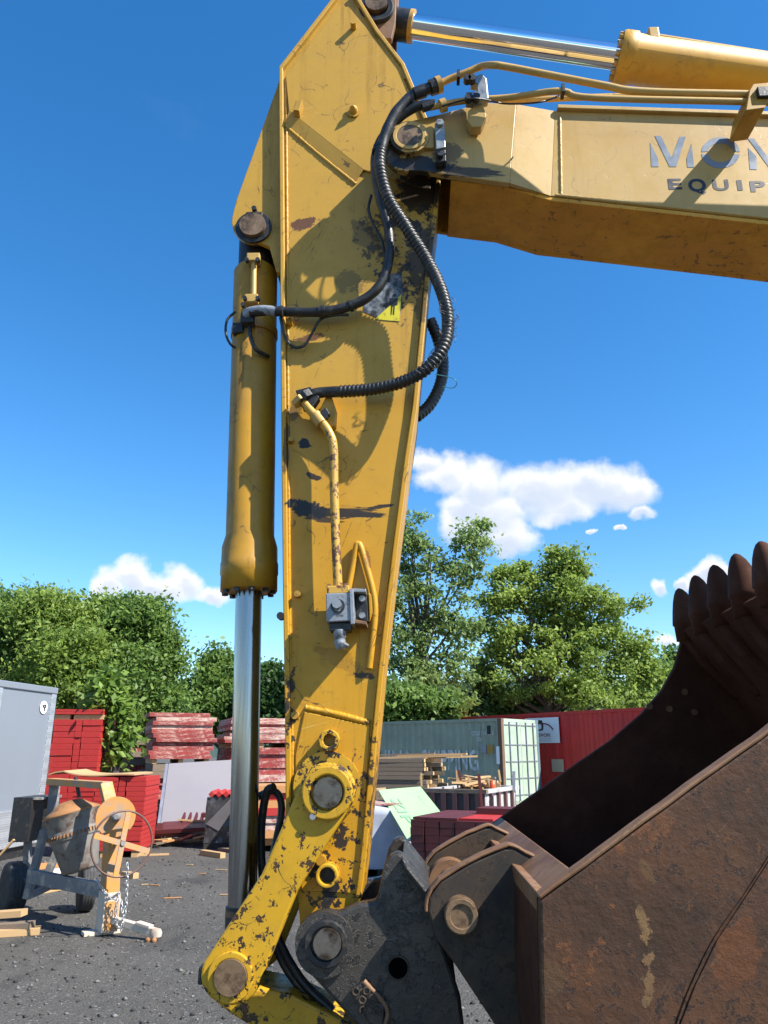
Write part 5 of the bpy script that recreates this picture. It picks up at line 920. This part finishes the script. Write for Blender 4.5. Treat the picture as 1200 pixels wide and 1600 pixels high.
tp_ = [Vector((sp(u, v)[0], -0.034, sp(u, v)[1])) for u, v in ((0.40, 0.78), (0.56, 0.77), (0.72, 0.70), (0.84, 0.52))]; MB().tube(smooth_path(tp_, 0.05), 0.025, 6).build('logo', mar, sg)
mb = MB()
for v in (0.17, 0.10): mb.box(((sp(0.40, v)[0]+sp(0.76, v)[0])/2, -0.032, sp(0, v)[1]), (wS*0.36, 0.003, hS*0.012))
mb.build('small_print', plain('grey_print', (0.3, 0.32, 0.34), 0.5, 0, 0.05), sg)
nx_, nz_ = rx(872, 1196), rzz(870, 1196); MB().box((nx_, -0.012, nz_), (0.55, 0.025, 0.42)).build('notice_board', plain('tan_notice', (0.42, 0.34, 0.24), 0.7), rc)

# ------------------------------------------------------------------ timber, skip and boards on the right
x0, W = front(560, 664, 1210, 18.0, -12); zt = U(664, 1186, 16.6).z; ls = thing('lumber_stack', (x0, 18.0, 0), 'stack of weathered brown boards with jagged sawn ends before the green container', 'lumber stack', rz=R(-12))
nr = 17; hb = zt/nr
for i in range(nr):
    for j in range(6):
        jx = rng.normal()*0.07+(0.22*rng.random() if j > 1 else 0); jl = W+0.1*rng.normal(); y = 0.09+j*0.185
        piece(ls, 'board', woodgrey if (j == 0 or rng.random() < 0.6) else wood, (W/2+jx+(0.0 if j else -0.02), y+rng.normal()*0.01, hb*(i+0.5)), (jl, 0.165, hb-0.008), (0, 0, rng.normal()*0.006))
        if rng.random() < 0.75: piece(ls, 'sawn_end', woodend, (W/2+jx+(0.0 if j else -0.02)+jl/2+0.006, y, hb*(i+0.5)), (0.01, 0.150, hb-0.018))
for i, (dx, L_, a, m) in enumerate(((0.4, 2.4, 0.02, wood), (0.9, 1.6, -0.05, wood), (1.3, 1.2, 0.3, wood), (-0.2, 2.2, 0.0, woodgrey))): piece(ls, 'board', m, (W*0.45+dx, 0.3+0.17*i, zt+0.03+0.045*(i % 2)), (L_, 0.14, 0.04), (0, R(-1.5), a))
for i, (a, b, lab) in enumerate((((578,1238),(602,1234),'upper'), ((576,1250),(606,1247),'middle'), ((574,1262),(604,1258),'lowest'))):
    yb_ = 13.2-0.2*i; tag(board_between(None, 'grey_board', woodgrey if i else wood, U(a[0]-30, a[1], yb_), U(b[0], b[1], yb_), 0.5, 0.05), lab+' board of the small pile right beside the yellow arm', 'board', 'boards beside the arm')
    for f in (-20, 0):
        p = U(a[0]+f, a[1], yb_)
# carry that small pile
p = U(585, 1262, 12.9); o = MB().box((p.x-0.15, 12.95, (p.z-0.03)/2), (0.6, 0.7, p.z-0.034)).build('timber_block', dark_void); tag(o, 'dark timber block carrying the small board pile beside the arm', 'timber block')
skd = plain('skip_steel_shaded', (0.06, 0.055, 0.06), 0.6, 0.2, 0.35, 6, 0.4, 30, dirt=(0.11, 0.08, 0.07), damt=0.4, dscale=5); skl = plain('skip_panel_sunlit', (0.40, 0.39, 0.40), 0.7, 0, 0.2, 6, 0.3, 30, dirt=(0.25, 0.22, 0.2), damt=0.4); skr = plain('skip_rib', (0.13, 0.06, 0.055), 0.6, 0.1, 0.2)
x0, W = front(668, 757, 1250, 15.0, -24); yr = 15.0-W*math.sin(R(24)); zs = U(757, 1237, yr).z; sk = thing('rubbish_skip', (x0, 15.0, 0), 'steel rubbish skip with dark shaded sides and pale sunlit ribbed end, full of timber scraps', 'skip', rz=R(-24)); DS = 1.9
for (x, y, sx_, sy_, nm, m) in ((W/2, 0.02, W, 0.04, 'side_wall', skd), (W/2, DS-0.02, W, 0.04, 'side_wall', skd), (0.02, DS/2, 0.04, DS-0.09, 'end_wall', skd), (W-0.02, DS/2, 0.04, DS-0.09, 'end_wall', skl)): MB().box((x, y, zs/2+0.02), (sx_, sy_, zs-0.06)).build(nm, m, sk)  # shaded sides painted dark, sunlit end painted pale
MB().box((W/2, DS/2, 0.06), (W-0.1, DS-0.1, 0.06)).build('skip_floor', skd, sk)
for k in range(5): MB().box((W*(0.1+0.2*k), -0.03, zs/2), (0.09, 0.055, zs-0.06)).build('rib', skr, sk)
for k in range(4): MB().box((W+0.03, DS*(0.16+0.22*k), zs/2), (0.055, 0.09, zs-0.06)).build('rib', skr, sk)
for (c_, s_) in (((W/2, 0.0, zs), (W+0.12, 0.11, 0.07)), ((W/2, DS, zs), (W+0.12, 0.11, 0.07)), ((0, DS/2, zs), (0.11, DS-0.12, 0.066)), ((W, DS/2, zs), (0.11, DS-0.12, 0.066))): MB().box(c_, s_).build('rim', skl if c_[1] else woodgrey, sk)
lw = Matrix.Translation((x0, 15.0, 0)) @ Matrix.Rotation(R(-24), 4, 'Z')
for k in range(26):
    a = random.uniform(-0.7, 0.7); L_ = random.uniform(0.4, 1.0); c = lw @ Vector((random.uniform(0.45, W-0.3), random.uniform(0.5, DS-0.4), zs-0.02+random.uniform(-0.05, 0.22))); d = Vector((math.cos(a), math.sin(a), random.uniform(-0.25, 0.25)))*L_/2
    tag(board_between(None, 'scrap_wood', [wood, wood, wood2, woodgrey][k % 4], c-d, c+d, random.uniform(0.06, 0.14), 0.035), 'timber scrap in the rubbish skip', 'wood scrap', 'timber scraps in the skip')
def post(name, label, a, b, Y, wd, mat, cat='post'): return tag(board_between(None, name, mat, U(*a, Y), U(*b, Y), wd, wd*0.6), label, cat)
post('steel_post', 'dark red upright post at the corner of the skip', (754,1272), (748,1209), yr-0.16, 0.08, red_dark); post('timber_stake', 'thin pale stake standing behind the green board', (660,1262), (658,1208), 13.6, 0.05, wood)
post('timber_stake', 'dark red slat leaning left over the skip', (724,1236), (716,1203), 15.3, 0.07, red_dark); post('timber_stake', 'pale slat leaning beside the red slat over the skip', (716,1236), (713,1204), 15.4, 0.05, wood); post('timber_stake', 'pale slat leaning right near the red post', (738,1234), (731,1212), 15.2, 0.06, wood)
post('timber_stake', 'curved pale offcut standing up left of the orange can', (766,1230), (762,1214), 15.2, 0.06, wood); post('timber_stake', 'pale offcut standing against the container corner post', (782,1222), (779,1203), 15.6, 0.06, wood); post('steel_post', 'grey post standing at the far end of the skip', (803,1236), (803,1205), 14.6, 0.07, M['greyblk'])
p = U(770, 1231, 15.0); can = MB().lathe((p.x, p.y, p.z), (0, 0, 1), [(0, 0.055), (0.09, 0.055), (0.105, 0.03), (0.13, 0.028)], 14).build('orange_can', plain('orange_plastic', (0.75, 0.07, 0.01), 0.45)); tag(can, 'small bright orange can on top of the skip timber', 'can')
# dark red panel stack, green sheathing board, wrapped pallet
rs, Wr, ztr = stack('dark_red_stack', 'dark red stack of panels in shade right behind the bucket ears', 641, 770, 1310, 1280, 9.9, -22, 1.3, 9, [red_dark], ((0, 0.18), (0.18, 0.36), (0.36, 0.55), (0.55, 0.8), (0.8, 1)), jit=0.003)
piece(rs, 'panel', red_clean, (Wr*0.78, 0.55, ztr+0.012), (Wr*0.40, 0.9, 0.02)); piece(rs, 'panel', red_dark, (Wr*0.85, 1.0, ztr+0.06), (Wr*0.55, 0.45, 0.07)); piece(rs, 'panel', red_dark, (Wr*0.3, 0.65, ztr+0.015), (Wr*0.55, 1.25, 0.022))
grn = plain('green_sheathing', (0.36, 0.56, 0.28), 0.6, 0, 0.05, 2, 0.05, 20, dirt=(0.32, 0.48, 0.26), damt=0.25, dscale=3); gtx = plain('green_print', (0.28, 0.46, 0.28), 0.6, 0, 0.05)
TL, TR, BR, BL_ = U(591, 1234, 12.6), U(657, 1229, 12.4), U(697, 1279, 10.9), U(641, 1320, 10.3)
BL_ = TL+(BR-TR)+(BL_-(TL+(BR-TR)))*0.85
gb = tag(slab('sheathing_board', grn, [BL_, BR, TR, TL], -0.015), 'light green sheathing board leaning behind the dark red stack', 'board')
xd = (TL-BL_).normalized(); yd = (TR-TL).normalized(); zd = (BR-BL_).cross(TL-BL_).normalized(); zd = zd if zd.dot(CAM-TL) > 0 else -zd
e_x = (BL_-TL); 
def btext(body, u0, u1, v0, v1, mat):                  # u along TL->BL, v along TL->TR
    o_ = TL+(BL_-TL)*u0+(TR-TL)*v0+zd*0.006; X = (BL_-TL)*(u1-u0); Yv = (TR-TL)*(v1-v0); return text_obj('lettering', body, mat, gb, Matrix(((X.x, Yv.x, zd.x, o_.x), (X.y, Yv.y, zd.y, o_.y), (X.z, Yv.z, zd.z, o_.z), (0, 0, 0, 1))), 1.0, 1.0, bold=0.01)
btext('ZIP', 0.22, 0.72, 0.14, 0.34, gtx)
for k in range(9): 
    u = 0.2+k*0.065; a = TL+(BL_-TL)*u+(TR-TL)*0.80+zd*0.002; MB().bar(a, a+(BL_-TL)*0.04, 0.02, 0.004, zd).build('printed_mark', gtx, gb)
MB().bar(Vector((TR.x, TR.y+0.12, 0)), TR+Vector((0, 0.12, 0.0)), 0.08, 0.05).build('prop', woodgrey, gb); MB().bar(Vector((TL.x, TL.y+0.12, 0)), TL+Vector((0, 0.12, -0.02)), 0.08, 0.05).build('prop', woodgrey, gb)
wrap = plain('white_stretch_wrap', (0.38, 0.40, 0.47), 0.22, 0, 0.25, 2.5, 0.6, 6, dirt=(0.30, 0.34, 0.46), damt=0.5, dscale=2.5); x0, W = front(548, 645, 1290, 11.6, 3); zw = U(600, 1262, 11.6).z; wp = thing('wrapped_pallet', (x0, 11.6, 0), 'pale bluish plastic wrapped pallet beside the lower yellow arm', 'pallet', rz=R(3))
prof_ = [(0, 0), (W, 0), (W, 1.0), (0, 1.0)]; vs = []; fs = []
for j in range(9):
    for i in range(40):
        t = i/10; e = int(t) % 4; f = t-int(t); a, b = prof_[e], prof_[(e+1) % 4]; q = random.uniform(-0.015, 0.015); vs.append((a[0]+(b[0]-a[0])*f+q, a[1]+(b[1]-a[1])*f+q, 0.1+(zw-0.1)*j/8+0.03*math.sin(i*0.6)*(j == 8)))
for j in range(8):
    for i in range(40): fs.append((j*40+i, j*40+(i+1) % 40, (j+1)*40+(i+1) % 40, (j+1)*40+i))
fs.append(tuple(range(320, 360))); MB().add(vs, fs, True).build('film_wrap', wrap, wp)
for k in range(3): piece(wp, 'pallet_bearer', dark_void, (W*(0.1+0.4*k), 0.5, 0.05), (0.12, 0.98, 0.09))
for k in range(3): piece(wp, 'board', pink_worn, (W*0.5, 0.25+0.28*k, zw+0.035), (W*0.95, 0.2, 0.03))
